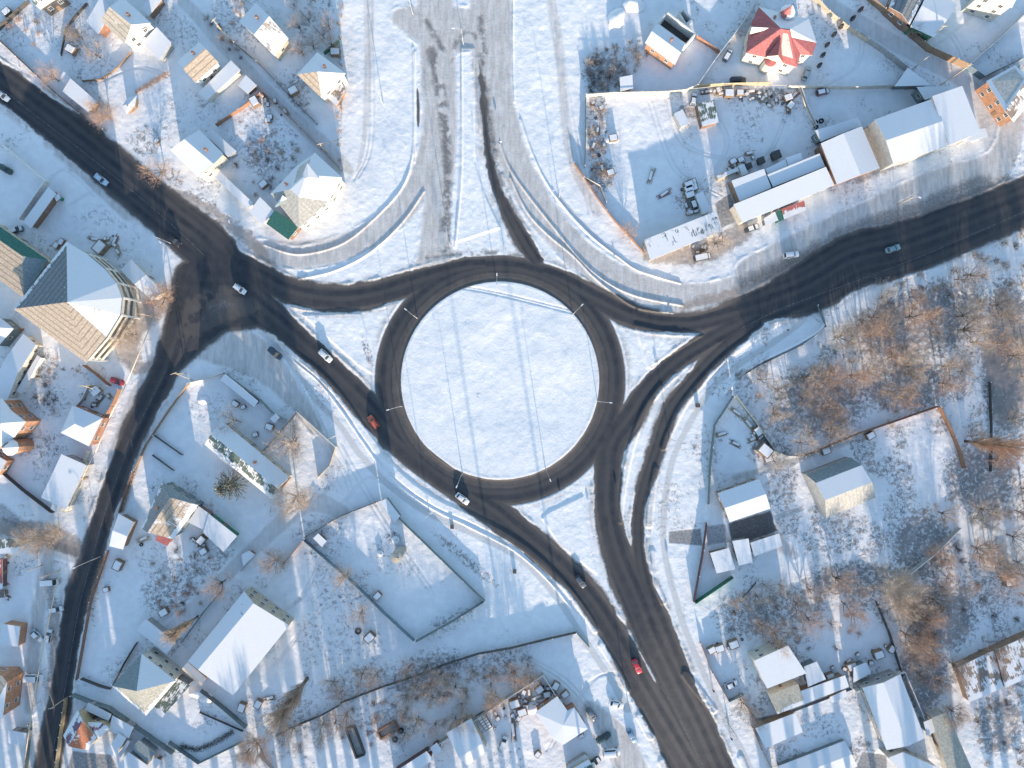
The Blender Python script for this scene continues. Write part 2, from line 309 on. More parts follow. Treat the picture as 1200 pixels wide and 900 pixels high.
DF2=field(); addline(DF2,[(-5,618,5),(40,628,11),(100,648,8)]); dirt=np.maximum((1-ss(DF+edge*1.6,-5,7))*.8,(1-ss(DF2+edge,-5,5)))
scr*=1+.25*ss(gx[None,:],850,900)*ss(gy[:,None],270,340)
scr*=1-.85*(1-ss(PK2,-1,3))
scr*= (1-.75*asp)*(1-ss(-PK,0,4)*.6)
island=ss(118-RR,0,1.2)
# heights
keep=1-np.maximum(np.maximum(asp,pa*.8),pk*.6)
H=(N1-.5)*.7*ss(np.minimum(A,np.minimum(PK,PA)),0,40)
H+= keep*((N2-.5)*.14*(1-.6*island)+(N3-.5)*.09*(1-.5*island))
H+= island*.16+ (1-ss(BED,-.7,.5))*.28+(1-ss(RID,-.5,.8))*.34+(1-ss(RID2,-.5,.8))*.5
berm=np.exp(-((A-2.2)/1.5)**2)*(.08+.16*ss(N2,.4,.7))*keep*np.where(RR<160,.3,1.0)
H+= berm+np.exp(-((PK-2.5)/1.8)**2)*.12*ss(N2,.35,.7)*(A>1)
H+= pk*(1-asp)*.03
fz=ss(scr,.4,.7); H+=fz*(N2-.4)*.35
H=H.astype(np.float32)
tr=np.zeros((ny,nx),np.float32); TF=field()     # wheel tracks pressed in yards and tracks
for r in ([(330,412),(360,470),(390,560),(340,600)],[(395,520),(440,600),(500,690)],[(460,575),(430,560),(400,590)],[(610,770),(660,800),(700,850),(720,900)],[(640,880),(690,800),(730,790)],[(760,120),(790,200),(840,230)],[(780,115),(800,170),(860,190)],[(820,230),(850,170),(830,130)],[(640,0),(655,80),(668,190)],[(650,20),(664,120),(690,250)],[(430,0),(432,160),(415,210)],[(345,480),(395,545),(410,580)],[(300,740),(350,700),(380,640)],[(320,780),(370,720),(420,700)],[(930,100),(900,180),(860,190)],[(1080,40),(1110,40),(1130,75)],[(1085,60),(1125,30),(1140,10)],[(950,110),(1000,80),(1010,40)],[(520,335),(580,345),(690,372)],[(120,95),(160,80),(195,90)],[(30,250),(70,200),(110,230)],[(80,240),(130,220),(170,270)]):
    addline(TF,[(x,y) for x,y in r],w=0)
    addline(TF,[(x+5,y-2) for x,y in r],w=0)
tr=(1-ss(TF,.3,1.8))*(1-asp); H-= tr*.10
U,V=np.meshgrid(gx,gy)
co=np.empty((ny*nx,3),np.float32); co[:,0]=((U-600)*S).ravel(); co[:,1]=((450-V)*S).ravel(); co[:,2]=H.ravel()
_r=np.random.default_rng(3).random(400); _s=np.interp(np.arange(0,400,.25),np.arange(400),_r); wear=np.interp(np.clip(LAT,-60,60)/3.2+200,np.arange(0,400,.25),_s)*.7+.3*(.5+.5*np.cos(LAT*2*np.pi/11))
wear=ss(wear,.25,.8)*np.clip(.3+N1*1.2,0,1)*(1-.8*(1-ss(np.hypot(gx[None,:]-240,gy[:,None]-340),40,85)))
dust=np.maximum(ss(A,-6,-1)*.75,(1-ss(np.hypot(gx[None,:]-800,(gy[:,None]-830)*.6),30,110))*.75)*ss(asp,.5,1)
dust=np.maximum(dust,(RR<127)*(RR>116)*.7)
dust*=(.15+.85*ss(np.hypot(gx[None,:]-245,gy[:,None]-345),60,110)); dust*=(1-ss(gx[None,:],880,960)*.7)*(.35+.65*ss(gx[None,:],330,430))
ga=np.stack([asp,np.clip(pk+shoulder*(1-asp),0,1),np.clip(scr,0,1),np.clip(dirt,0,1)],-1).reshape(-1,4).astype(np.float32)
gb=np.stack([pa,wear,tr,dust],-1).reshape(-1,4).astype(np.float32)
def ground_mat():
    t=NT('snowy_ground'); P=t.pos()
    a=t.n('ShaderNodeAttribute',attribute_name='ga'); b=t.n('ShaderNodeAttribute',attribute_name='gb')
    sa=t.n('ShaderNodeSeparateColor'); sb=t.n('ShaderNodeSeparateColor'); t.put(sa.inputs[0],a.outputs['Color']); t.put(sb.inputs[0],b.outputs['Color'])
    asp,pk,sc,di=sa.outputs[0],sa.outputs[1],sa.outputs[2],a.outputs['Alpha']; pa,we,tr,isl=sb.outputs[0],sb.outputs[1],sb.outputs[2],b.outputs['Alpha']
    n1=t.noise(.05,4,.6,P); n2=t.noise(.35,5,.65,P); n3=t.noise(1.6,5,.7,P); n4=t.noise(5,3,.7,P); nd=t.noise(.8,5,.75,P,.6)
    snow=t.mix(t.step(n2,.3,.75),(.77,.765,.76),(.865,.855,.84))
    fine=t.math('MULTIPLY',t.step(n3,.60,.74),.16); snow=t.mix(fine,snow,(.42,.37,.32))
    c=t.mix(t.math('MULTIPLY',tr,.35),snow,(.60,.58,.57))
    pkc=t.mix(t.step(t.noise(.5,5,.7,t.scale(P,(1.6,.28,1))),.3,.72),(.47,.445,.42),(.66,.635,.61)); pkc=t.mix(t.math('MULTIPLY',t.step(n2,.55,.7),.35),pkc,(.42,.38,.34))
    c=t.mix(t.step(t.math('ADD',pk,t.math('MULTIPLY',t.math('SUBTRACT',n2,.5),.5)),.08,.92),c,pkc)
    c=t.mix(t.math('MULTIPLY',pa,.85),c,t.mix(n3,(.50,.49,.48),(.66,.65,.63)))
    dc=t.mix(n4,(.22,.17,.14),(.42,.355,.31)); c=t.mix(t.math('MULTIPLY',t.step(t.math('ADD',di,t.math('MULTIPLY',t.math('SUBTRACT',nd,.5),1.4)),.25,.85),.8),c,dc)
    sv=t.math('ADD',t.math('MULTIPLY',nd,.62),t.math('MULTIPLY',n4,.38))
    th=t.math('SUBTRACT',.70,t.math('MULTIPLY',sc,.37)); sp=t.step(t.math('SUBTRACT',sv,th),-.03,.09)
    sccol=t.mix(t.step(t.noise(.12,3,.6,P),.40,.62),(.085,.085,.085),(.26,.19,.155))
    c=t.mix(t.math('MULTIPLY',sp,.80),c,sccol)
    av=t.step(t.math('ADD',asp,t.math('MULTIPLY',t.math('SUBTRACT',n3,.5),.45)),.22,.80)
    ac=t.mix(t.step(n2,.3,.7),(.036,.041,.050),(.058,.060,.067)); ac=t.mix(t.math('MULTIPLY',we,.60),ac,(.105,.097,.092)); ac=t.mix(t.math('MULTIPLY',t.math('MULTIPLY',t.step(t.math('ADD',isl,t.math('MULTIPLY',t.math('SUBTRACT',n2,.5),.8)),.1,1.0),t.math('MULTIPLY_ADD',we,.6,.4)),.8),ac,(.185,.155,.135))
    ac=t.mix(t.math('MULTIPLY',t.step(n1,.5,.68),.25),ac,(.10,.09,.085))
    rim=t.math('MULTIPLY',t.step(asp,.55,.90),t.math('SUBTRACT',1.0,t.step(asp,.93,1.0))); ac=t.mix(t.math('MULTIPLY',rim,.5),ac,(.135,.118,.105))
    ac=t.mix(t.math('MULTIPLY',t.math('SUBTRACT',1.0,t.step(asp,.5,.99)),.6),ac,(.175,.168,.162))
    c=t.mix(av,c,ac); t.col(c)
    t.ro(.75); t.b.inputs['Specular IOR Level'].default_value=.12
    h=t.math('ADD',t.math('MULTIPLY',n3,.7),t.math('MULTIPLY',n4,.35)); h=t.math('MULTIPLY',h,t.math('SUBTRACT',1.0,t.math('MULTIPLY',av,.85))); t.bump(h,.6,.2)
    MATS['ground']=t.m; return t.m
GM=ground_mat()
def sheet(name,mask,dz=0):
    jj,ii=np.nonzero(mask); 
    q=np.stack([jj*nx+ii,(jj+1)*nx+ii,(jj+1)*nx+ii+1,jj*nx+ii+1],-1)
    u,inv=np.unique(q,return_inverse=True); inv=inv.reshape(-1)
    me=bpy.data.meshes.new(name); me.vertices.add(len(u)); me.vertices.foreach_set('co',co[u].ravel())
    me.loops.add(len(inv)); me.loops.foreach_set('vertex_index',inv.astype(np.int32)); me.polygons.add(len(q)); me.polygons.foreach_set('loop_start',np.arange(len(q),dtype=np.int32)*4); me.polygons.foreach_set('loop_total',np.full(len(q),4,np.int32))
    for nm,arr in (('ga',ga),('gb',gb)):
        at=me.attributes.new(nm,'FLOAT_COLOR','POINT'); at.data.foreach_set('color',arr[u].ravel())
    me.materials.append(GM); me.update(calc_edges=True); me.polygons.foreach_set('use_smooth',[True]*len(q))
    o=link(name,me); ps(o,kind='structure'); return o
cell=lambda F: F[:-1,:-1]
mr=(cell(A)<1.0)&(cell(RR)>117.5); mi=(cell(RR)<=117.5); mp=(cell(PA)<.8)&~mr&~mi; mk=(cell(PK)<1)&~mr&~mi&~mp
sheet('road',mr); sheet('roundabout_island',mi); sheet('path',mp); sheet('snowy_track',mk); sheet('ground',~(mr|mi|mp|mk))
# far ground: ring sheets out to the horizon
def outer():
    x0,x1=(X0-600)*S,(X1-600)*S; y0,y1=(450-Y1)*S,(450-Y0)*S; mb=MB()
    def lerp(a,b,t): return a+(b-a)*t
    bx=[-4000,-1500,-600,-300,x0+.25]; 
    xs=[-4000,-1200,-500,x0+.3,x1-.3,500,1200,4000]; ys=[-4000,-1200,-500,y0+.3,y1-.3,500,1200,4000]
    for i in range(7):
        for j in range(7):
            if i==3 and j==3: continue
            z=-.25
            mb.poly([(xs[i],ys[j],z),(xs[i+1],ys[j],z),(xs[i+1],ys[j+1],z),(xs[i],ys[j+1],z)])
    me=mb.mesh('terrain',[GM])
    for nm in ('ga','gb'):
        at=me.attributes.new(nm,'FLOAT_COLOR','POINT'); at.data.foreach_set('color',[(.25 if nm=='ga' and k%4==2 else 0.0) for k in range(4*len(me.vertices))])
    o=link('terrain',me); ps(o,kind='structure')
outer()
# worn lane markings, thin sheets just above the asphalt
def ribbon(name,pts,w,mat,z=.012,dash=None):
    P=spl(pts,3); mb=MB(); acc=0
    for a,b in zip(P[:-1],P[1:]):
        L=math.hypot(b[0]-a[0],b[1]-a[1])*S; on=(dash is None) or (acc%(dash[0]+dash[1])<dash[0]); acc+=L
        if not on: continue
        p=M(*a[:2]);q=M(*b[:2]); d=(q-p).normalized(); n=Vector((-d.y,d.x,0))*w/2
        mb.poly([(p-n).to_tuple()[:2]+(z,),(q-n).to_tuple()[:2]+(z,),(q+n).to_tuple()[:2]+(z,),(p+n).to_tuple()[:2]+(z,)])
    o=mb.build(name,[mat]); ps(o,kind='structure'); return o
def paintm():
    t=NT('worn_paint'); n=t.noise(1.3,4,.7); t.col(t.mix(t.step(n,.40,.62),(.055,.055,.058),(.19,.19,.19))); t.ro(.7); return t.m
PM=paintm()
ribbon('lane_marking',[(-20,86),(45,138),(100,180),(160,228),(200,262),(240,300)],.14,PM)
ribbon('lane_marking',[(196,430),(168,487),(146,537),(124,597),(108,655),(94,705),(84,760),(72,830),(62,880)],.13,PM)
ribbon('lane_marking',[(868,385),(915,362),(960,345),(1010,327),(1080,300),(1150,270),(1200,248)],.14,PM)
ribbon('lane_marking',[(742,750),(760,780),(785,822),(810,870),(825,900)],.16,PM)
# ---------------------------------------------------------------- buildings
def inset(P,d):
    """P: world xy list (ccw) -> inset by d"""
    n=len(P); out=[]
    for i in range(n):
        a=Vector(P[i-1]);b=Vector(P[i]);c=Vector(P[(i+1)%n])
        e1=(b-a).normalized(); e2=(c-b).normalized(); n1=Vector((-e1.y,e1.x)); n2=Vector((-e2.y,e2.x))
        bis=(n1+n2); L=bis.length
        if L<.2: out.append(b+n1*d); continue
        bis.normalize(); out.append(b+bis*(d/max(.35,bis.dot(n1))))
    return out
def ccw(P):
    a=sum(P[i][0]*P[(i+1)%len(P)][1]-P[(i+1)%len(P)][0]*P[i][1] for i in range(len(P)))
    return a>0
_win={}
def winmesh(w,h,dark=False):
    k=(w,h)
    if k in _win: return _win[k]
    f=MB(); t=.09; F=plain('window_frame',(.68,.66,.62),.5)
    f.box((0,-.02,h/2-t/2),(w,.10,t));f.box((0,-.02,-h/2+t/2),(w,.10,t)); f.box((-w/2+t/2,-.02,0),(t,.10,h-2*t)); f.box((w/2-t/2,-.02,0),(t,.10,h-2*t)); f.box((0,-.02,0),(t*.7,.08,h-2*t))
    f.box((0,-.09,-h/2-.04),(w+.2,.22,.06))
    g=MB(); g.poly([(-w/2+t,-.03,-h/2+t),(w/2-t,-.03,-h/2+t),(w/2-t,-.03,h/2-t),(-w/2+t,-.03,h/2-t)])
    _win[k]=(f.mesh('window',[F]),g.mesh('pane',[glassm()])); return _win[k]
def facade_windows(root,a,b,z,n,w=1.2,h=1.35,wall=None):
    a=Vector(a);b=Vector(b); d=b-a; L=d.length; d.normalize(); ang=math.atan2(d.y,d.x)
    fm,pm=winmesh(w,h)
    for i in range(n):
        p=a+d*(L*(i+.5)/n)
        o=link('window',fm,root,(p.x,p.y,z),(0,0,ang)); link('pane',pm,o)
def roofmesh(facets,mats,loc,th=.16,trim=None):
    """facets: [(pts,matindex)]"""
    mb=MB(); edges={}; key=lambda p:(round(p[0],2),round(p[1],2),round(p[2],2))
    for pts,m in facets:
        pts=[Vector(p)-Vector(loc) for p in pts]; n=Vector((0,0,0))
        for i in range(len(pts)): 
            a=pts[i];b=pts[(i+1)%len(pts)]; n+=a.cross(b)
        if n.z<0: pts=pts[::-1]; n=-n
        n.normalize()
        k=min(range(len(pts)),key=lambda i:pts[i].z+pts[(i+1)%len(pts)].z); a=pts[k];u=(pts[(k+1)%len(pts)]-a).normalized(); v=n.cross(u)
        mb.poly(pts,m,[((p-a).dot(u),(p-a).dot(v)) for p in pts])
        mb.poly([p-Vector((0,0,th)) for p in pts][::-1],len(mats))
        for i in range(len(pts)):
            e=(key(pts[i]),key(pts[(i+1)%len(pts)]))
            if (e[1],e[0]) in edges: del edges[(e[1],e[0])]
            else: edges[e]=(pts[i],pts[(i+1)%len(pts)])
    dz=Vector((0,0,th))
    for a,b in edges.values(): mb.poly([a-dz,b-dz,b,a],len(mats))
    return mb.mesh('roof',mats+[trim or TRIM],uv=True)
DOORM={}
def house(name,label,E,h,kind='gable',rise=2.0,mats=('S','S'),wall='cream',over=.45,win=None,apex=None,facets=None,cat='house',group=None,door=True,chim=0,trim=None,hipk=.35,thick=.18,storeys=None):
    P=[M(x,y,h) for x,y in E]; flip=not ccw(P)
    cx=sum(p.x for p in P)/len(P); cy=sum(p.y for p in P)/len(P); root=empty(name,(cx,cy,0),label,cat,group); loc=Vector((cx,cy,0))
    mk=[RM(m) for m in mats]; up=Vector((0,0,rise)); F=[]; gables={}
    if kind=='gable':
        r0=(P[0]+P[3])/2+up; r1=(P[1]+P[2])/2+up
        if apex: r0=M(*apex[0],h+rise); r1=M(*apex[1],h+rise)
        F=[([P[0],P[1],r1,r0],0),([P[2],P[3],r0,r1],len(mk)-1)]; gables={1:r1,3:r0}
    elif kind=='hip':
        r0=(P[0]+P[3])/2+up; r1=(P[1]+P[2])/2+up; d=r1-r0; r0,r1=r0+d*hipk,r1-d*hipk; q=lambda i:min(i,len(mk)-1)
        F=[([P[0],P[1],r1,r0],q(0)),([P[1],P[2],r1],q(1)),([P[2],P[3],r0,r1],q(2)),([P[3],P[0],r0],q(3))]
    elif kind=='pyr':
        a=M(*apex,h+rise) if apex else Vector((cx,cy,h+rise)); n=len(P); F=[([P[i],P[(i+1)%n],a],min(i,len(mk)-1)) for i in range(n)]
    elif kind=='flat':
        for i in (0,1): P[i]=P[i]+Vector((0,0,rise*.5 if rise<1.2 else .5))
        F=[(list(P),0)]
    elif kind=='custom':
        g=lambda p: (P[p] if isinstance(p,int) else M(*p)); F=[([g(p) for p in pts],m) for pts,m in facets]
    rf=link('roof',roofmesh(F,mk,loc,thick,trim),root)
    # walls
    base=[Vector((p.x-cx,p.y-cy)) for p in P]; hs=[p.z for p in P]
    idx=list(range(len(P)))
    if flip: base=base[::-1]; hs=hs[::-1]; idx=idx[::-1]
    q=inset(base,over); n=len(q); mb=MB()
    for i in range(n):
        j=(i+1)%n; a,b=q[i],q[j]; z0=hs[i]-thick+.02; z1=hs[j]-thick+.02
        if kind=='gable': z0+=.05; z1+=.05
        pts=[(a.x,a.y,-.5),(b.x,b.y,-.5),(b.x,b.y,z1),(a.x,a.y,z0)]
        orig={idx[i],idx[j]}
        for k,r in gables.items():
            if orig=={k,(k+1)%4}:
                mid=Vector((r.x-cx,r.y-cy)); inner=Vector((0,0)); 
                e=(b-a).normalized(); nn=Vector((-e.y,e.x)); mid=mid+nn*over
                pts=[(a.x,a.y,-.5),(b.x,b.y,-.5),(b.x,b.y,z1),(mid.x,mid.y,r.z-thick-.03),(a.x,a.y,z0)]
        mb.poly(pts,0)
    mb.build('wall',[WM(wall)],root)
    wn=win if win is not None else (1 if h>=3.9 else 0)
    st=storeys or (2 if h>=5.5 else 1)
    longest=max(range(n),key=lambda i:(q[(i+1)%n]-q[i]).length)
    if wn:
        for i in range(n):
            a,b=q[i],q[(i+1)%n]; L=(b-a).length
            if L<2.6: continue
            k=max(1,min(6,int(L/3.4)))
            for s_ in range(st):
                zc=(h-thick)/st*(s_+.56)
                if st==1: zc=h*.55
                facade_windows(root,a,b,zc,k)
    if door:
        a,b=q[longest],q[(longest+1)%n]; d=(b-a).normalized(); L=(b-a).length; p=a+d*(L*(.5 if (not wn or int(L/3.4)%2==0) else .5+ .5/max(1,min(6,int(L/3.4)))*1.0)); ang=math.atan2(d.y,d.x)
        hd=min(2.1,h*.8)
        if 'd%.1f'%hd not in DOORM:
            m=MB(); m.box((0,-.03,hd/2),(1.0,.1,hd)); m2=MB(); m2.box((.36,-.11,hd*.48),(.14,.06,.05))
            DOORM['d%.1f'%hd]=(m.mesh('door',[plain('door_paint',(.25,.17,.12),.6)]),m2.mesh('handle',[plain('steel',(.5,.5,.5),.35,metal=.8)]))
        dm,hm=DOORM['d%.1f'%hd]; o=link('door',dm,root,(p.x,p.y,0),(0,0,ang)); link('handle',hm,o)
    for k in range(chim):
        f=F[k%len(F)][0]; c=sum((Vector(p) for p in f),Vector((0,0,0)))/len(f)-loc; c=c*.8+Vector((F[0][0][2].x-cx,F[0][0][2].y-cy,c.z))*.2
        m=MB(); m.box((0,0,.3),(.55,.55,2.0)); m.box((0,0,1.36),(.7,.7,.12)); cc=m.build('chimney',[WM('brick')],rf,(c.x,c.y,c.z)); 
    return root,loc
def dormer(root,loc,a,b,back,z,h,mat,face='cream'):
    """small gabled dormer: a,b = front eave corners (map), back = ridge end on the roof"""
    A=M(*a,z)-loc;B=M(*b,z)-loc; C=M(*back,z+h)-loc; mid=(A+B)/2+Vector((0,0,h))
    m=MB(); m.poly([A,mid,C]); m.poly([mid,B,C]); m.build('dormer_roof',[RM(mat)],root)
    m=MB(); dn=Vector((0,0,1.0)); m.poly([A,B,mid]); m.poly([A-dn,B-dn,B,A]); m.build('dormer_face',[WM(face)],root)
HS='houses in the top left block'
house('house','large cream house with a long tan slope and snowy wings in the top left corner',[(144,-3),(177,27),(146,51),(118,24)],6.0,'gable',2.6,('S','Tb'),'white',chim=1,apex=((128,8),(154,29)))
house('house_wing','snow covered low wing leaning against the tan sloped house at the top left',[(119,-4),(132,12),(115,40),(101,25)],4.0,'flat',.6,('S',),'brick',win=0,cat='house wing')
house('shed','snowy square shed just right of the tan sloped cream house',[(184,32),(201,50),(187,71),(167,49)],3.0,'flat',.5,('S',),'grey',cat='shed')
house('house','dark green glazed house cut by the top edge beside the dark fence',[(34,-2),(57,-18),(74,-7),(47,11)],5.0,'gable',1.2,('S','Gs'),'dark')
house('garage','long snowy garage with its back to the fence along the upper left road',[(83,92),(114,119),(103,131),(73,107)],3.0,'flat',.4,('S',),'wood',cat='garage')
house('shed','tiny snow covered lean-to at the upper end of the roadside garage',[(75,84),(84,92),(77,100),(70,91)],2.3,'flat',.3,('S',),'grey',cat='shed',door=False)
house('shed','small crooked snowy hut with tyre marks beside it in the upper left yards',[(150,114),(160,112),(158,124),(148,133),(143,124)],2.4,'custom',0,('S','Bs'),'wood',facets=[([0,1,2,(151,122,3.2)],0),([2,3,4,(151,122,3.2)],1),([4,0,(151,122,3.2)],0)],cat='shed')
house('shed','snowy shed roof at the top edge between two bare bushes',[(164,9),(186,-9),(190,-1),(174,19)],3.0,'flat',.4,('S',),'brown',cat='shed')
house('house','house with blue snow behind and half bare front slope, right of the diagonal street',[(280,25),(300,3),(338,45),(322,66)],4.6,'gable',2.4,('S','TS'),'beige',chim=1)
house('house','small house with one plain tan slope, left of the diagonal street',[(208,72),(233,49),(256,73),(229,97)],5.2,'gable',2.2,('S','T'),'white',chim=1)
house('garage','snowy flat garage reaching from the tan roofed house to the diagonal street',[(271,71),(282,82),(242,118),(232,109)],3.0,'flat',.4,('S',),'cream',cat='garage')
house('carport','low snowy carport at the kerb of the diagonal street',[(288,88),(301,100),(290,110),(279,100)],2.4,'flat',.2,('S',),'wood',cat='carport')
r,l=house('house','pyramid roofed house with a bare tan face and a striped half melted face',[(372,61),(405,86),(377,115),(348,87)],6.0,'pyr',3.2,('S','TS','T','S'),'cream',apex=(372,84),chim=1)
house('porch','cluttered orange brick porch below the pyramid roofed house',[(386,97),(396,90),(405,105),(394,124),(382,113)],2.8,'flat',.3,('Bs',),'orange',cat='porch')
house('house','big snowy gable with green eave and sunlit cream front beside the upper left road',[(233,152),(262,180),(232,208),(199,176)],6.2,'gable',1.5,('S','S'),'cream',chim=1,trim=WM('green'),apex=((216,163),(250,192)))
house('shed','plain snowy annex roof tucked behind the green eaved gable',[(241,157),(250,153),(277,177),(267,184)],3.4,'flat',.4,('S',),'grey',cat='shed')
house('shed','narrow snow covered shed row between the green eaved gable and the white garage',[(259,202),(297,238),(291,245),(252,208)],2.9,'flat',.4,('S',),'cream',cat='shed')
house('garage','bright white snowy garage beside the green corner roof',[(305,231),(322,248),(308,263),(292,248)],3.6,'flat',.5,('S',),'cream',cat='garage')
r,l=house('house','largest hipped house of the upper left with bare cream slopes and two dormers',[(317,227),(347,195),(369,179),(401,208),(385,236),(350,268)],6.2,'custom',0,('S','C'),'cream',facets=[([0,1,(340,222,8.6)],0),([1,2,(359,205,9.6),(340,222,8.6)],0),([2,3,(359,205,9.6)],0),([3,4,(350,231,8.9),(359,205,9.6)],0),([(340,222,8.6),(359,205,9.6),(350,231,8.9)],0),([4,5,(350,231,8.9)],1),([5,0,(340,222,8.6),(350,231,8.9)],1)],chim=1)
dormer(r,l,(352,211),(374,209),(360,191),8.6,1.6,'S'); dormer(r,l,(322,242),(338,233),(331,229),7.2,1.2,'S','blue')
house('house_annex','flat green sheet roof at the lower corner of the big hipped house',[(322,246),(351,265),(338,281),(312,262)],4.0,'flat',.3,('G',),'brown',cat='annex')
# left edge
house('garage','long narrow snowy garage beside the white capped wall at the left',[(57,219),(66,227),(36,268),(27,260)],3.0,'flat',.2,('S',),'brown',cat='garage')
house('kiosk','small green kiosk at the end of the long narrow garage',[(63,229),(69,227),(71,232),(66,236)],2.5,'flat',.2,('Mp',),'green',cat='kiosk')
house('house','rust stained tan roofed house with a dark green edge at the left border',[(-14,256),(56,305),(28,349),(-40,300)],6.5,'custom',0,('Gt','T','G'),'beige',facets=[([0,1,(26,300,8.6),(-20,268,8.6)],2),([1,2,(26,300,8.6)],0),([2,3,(-20,268,8.6),(26,300,8.6)],1),([3,0,(-20,268,8.6)],1)],trim=WM('green'))
r,l=house('apartment_building','great fan shaped building with a ribbed roof and curved balcony front facing the junction',[(16,362),(78,283),(104,299),(123,315),(137,332),(143,349),(141,369),(125,395),(101,425)],9.6,'custom',0,('M','S','TS','T'),'cream',
   facets=[([0,1,(79,354,14.5)],0),([1,2,(79,354,14.5)],1),([2,3,(79,354,14.5)],1),([3,4,(79,354,14.5)],1),([4,5,(79,354,14.5)],1),([5,6,(79,354,14.5)],1),([6,7,(79,354,14.5)],2),([7,8,(79,354,14.5)],3),([8,0,(79,354,14.5)],3)],cat='apartment building',storeys=3,over=.9)
# balconies following the curved front
arc=[M(x,y,9.6) for x,y in [(104,299),(123,315),(137,332),(143,349),(141,369),(125,395),(103,421)]]
for k,z in enumerate((2.9,5.8,8.6)):
    m=MB(); o_=[p for p in arc]; inn=[]
    c=M(84,356,9.6)
    for a,b in zip(arc[:-1],arc[1:]):
        a2=a+(c-a).normalized()*1.6; b2=b+(c-b).normalized()*1.6; a1=a+(a-c).normalized()*.35; b1=b+(b-c).normalized()*.35
        m.prism([(a1.x-l.x,a1.y-l.y),(b1.x-l.x,b1.y-l.y),(b2.x-l.x,b2.y-l.y),(a2.x-l.x,a2.y-l.y)],z-.1,z+.28)
        m.prism([(a1.x-l.x,a1.y-l.y),(b1.x-l.x,b1.y-l.y),((b1+(c-b).normalized()*.16).x-l.x,(b1+(c-b).normalized()*.16).y-l.y),((a1+(c-a).normalized()*.16).x-l.x,(a1+(c-a).normalized()*.16).y-l.y)],z+.28,z+1.1)
    m.build('balcony',[WM('cream')],r)
for a in arc:
    m=MB(); c=M(84,356,9.6); p=a+(a-c).normalized()*.2; m.box((p.x-l.x,p.y-l.y,4.7),(.5,.5,9.4)); m.build('column',[WM('white')],r)
house('garage','snowy garage with a sunlit white end behind the curved balcony front',[(141,316),(154,304),(192,341),(178,352)],3.6,'gable',1.0,('S','S'),'cream',cat='garage')
house('house','snowy gable house below the fan shaped roof with a white lean-to along it',[(27,391),(42,404),(8,470),(-10,455)],4.2,'gable',1.4,('S','S'),'cream')
house('lean_to','narrow white lean-to along the snowy gable below the fan shaped roof',[(44,416),(48,419),(25,462),(19,458)],2.6,'flat',.3,('S',),'white',cat='lean-to',door=False)
house('house','snow roof with a teal rim cut by the left edge beside the fan shaped building',[(-22,385),(-2,370),(16,385),(-4,408)],5.0,'hip',1.2,('S',),'teal',trim=WM('teal'))
house('house','orange brick mansion at the left border with a many sided snowy roof',[(-24,500),(2,466),(13,481),(30,494),(17,512),(-10,530)],7.4,'custom',0,('S',),'orange',facets=[([0,1,(2,496,10)],0),([1,2,3,(2,496,10)],0),([3,4,(2,496,10)],0),([4,5,(2,496,10)],0),([5,0,(2,496,10)],0)],chim=1)
tw=[(12+10*math.cos(t),524+10*math.sin(t)) for t in [k*math.pi/5 for k in range(10)]]
house('tower','round orange brick corner tower with a pleated white and green cone roof',tw,7.0,'pyr',3.2,('S','S','S','S','Gs','Gs','Gs','Gs','S','S'),'orange',over=.3,cat='tower',win=1)
house('house_wing','low snowy brick wing below the round corner tower',[(-14,528),(8,540),(-4,560),(-26,548)],4.2,'flat',.4,('S',),'orange',cat='house wing')
house('house','square snowy hipped house with a brick red side close to the left road',[(85,475),(120,490),(104,523),(71,507)],4.6,'hip',.9,('S',),'brick',over=.2)
house('warehouse','bright white sloping storehouse behind the cream wall by the left road',[(73,532),(102,545),(77,597),(48,583)],4.4,'flat',.8,('S',),'grey',cat='storehouse')
house('shed','tiny snowy store at the lower end of the white storehouse',[(62,588),(72,594),(68,602),(59,596)],2.4,'flat',.2,('S',),'grey',cat='shed',door=False)
house('pavilion','small snowy open roof inside the roadside yard right of the big fan roof',[(104,457),(112,452),(118,458),(110,465)],2.6,'flat',.2,('Mp',),'gold',cat='pavilion',door=False)
house('garage','snowy double garage on the right kerb of the left road',[(139,602),(157,612),(144,644),(128,640)],3.3,'gable',.7,('S','S'),'wood',cat='garage')
house('house','house with grey melting west slope and glowing tan east slope beside the big frosted pine',[(165,619),(190,565),(232,592),(203,632)],5.6,'custom',0,('Gy','Ts','Gt'),'teal',facets=[([0,1,(199,583,8),(173,624,8)],0),([1,2,(199,583,8)],2),([2,3,(173,624,8),(199,583,8)],1),([3,0,(173,624,8)],1)],chim=1)
house('porch','dark red porch roof under the tan sloped house beside the frosted pine',[(184,627),(202,632),(196,640),(182,633)],2.8,'flat',.3,('R',),'maroon',cat='porch',door=False)
house('garage','wide flat snowy garage right of the glowing tan roof',[(245,602),(278,628),(262,647),(238,624)],3.4,'flat',.4,('S',),'green',cat='garage')
house('shed','snowy link building between the glowing tan roof and the wide garage',[(233,593),(247,603),(239,621),(220,612)],3.2,'flat',.3,('S',),'brown',cat='shed')
house('shed','long thin snowy store with a teal rim at the corner lot by the roundabout',[(264,438),(303,470),(298,477),(258,445)],2.6,'flat',.2,('S',),'maroon',cat='shed',trim=WM('teal'))
house('house','long L shaped house with a mossy green bare slope left of the walled orchard',[(261,494),(339,559),(317,584),(240,521)],4.6,'gable',2.0,('S','Gs'),'beige',chim=1)
house('house_wing','snowy wing at the upper left end of the mossy roofed L shaped house',[(240,521),(256,506),(272,520),(252,530)],3.8,'flat',.3,('S',),'cream',cat='house wing')
house('shed','little white roofed hut at the teal fence corner by the walled orchard',[(323,484),(328,489),(322,496),(316,491)],2.3,'flat',.2,('S',),'orange',cat='hut')
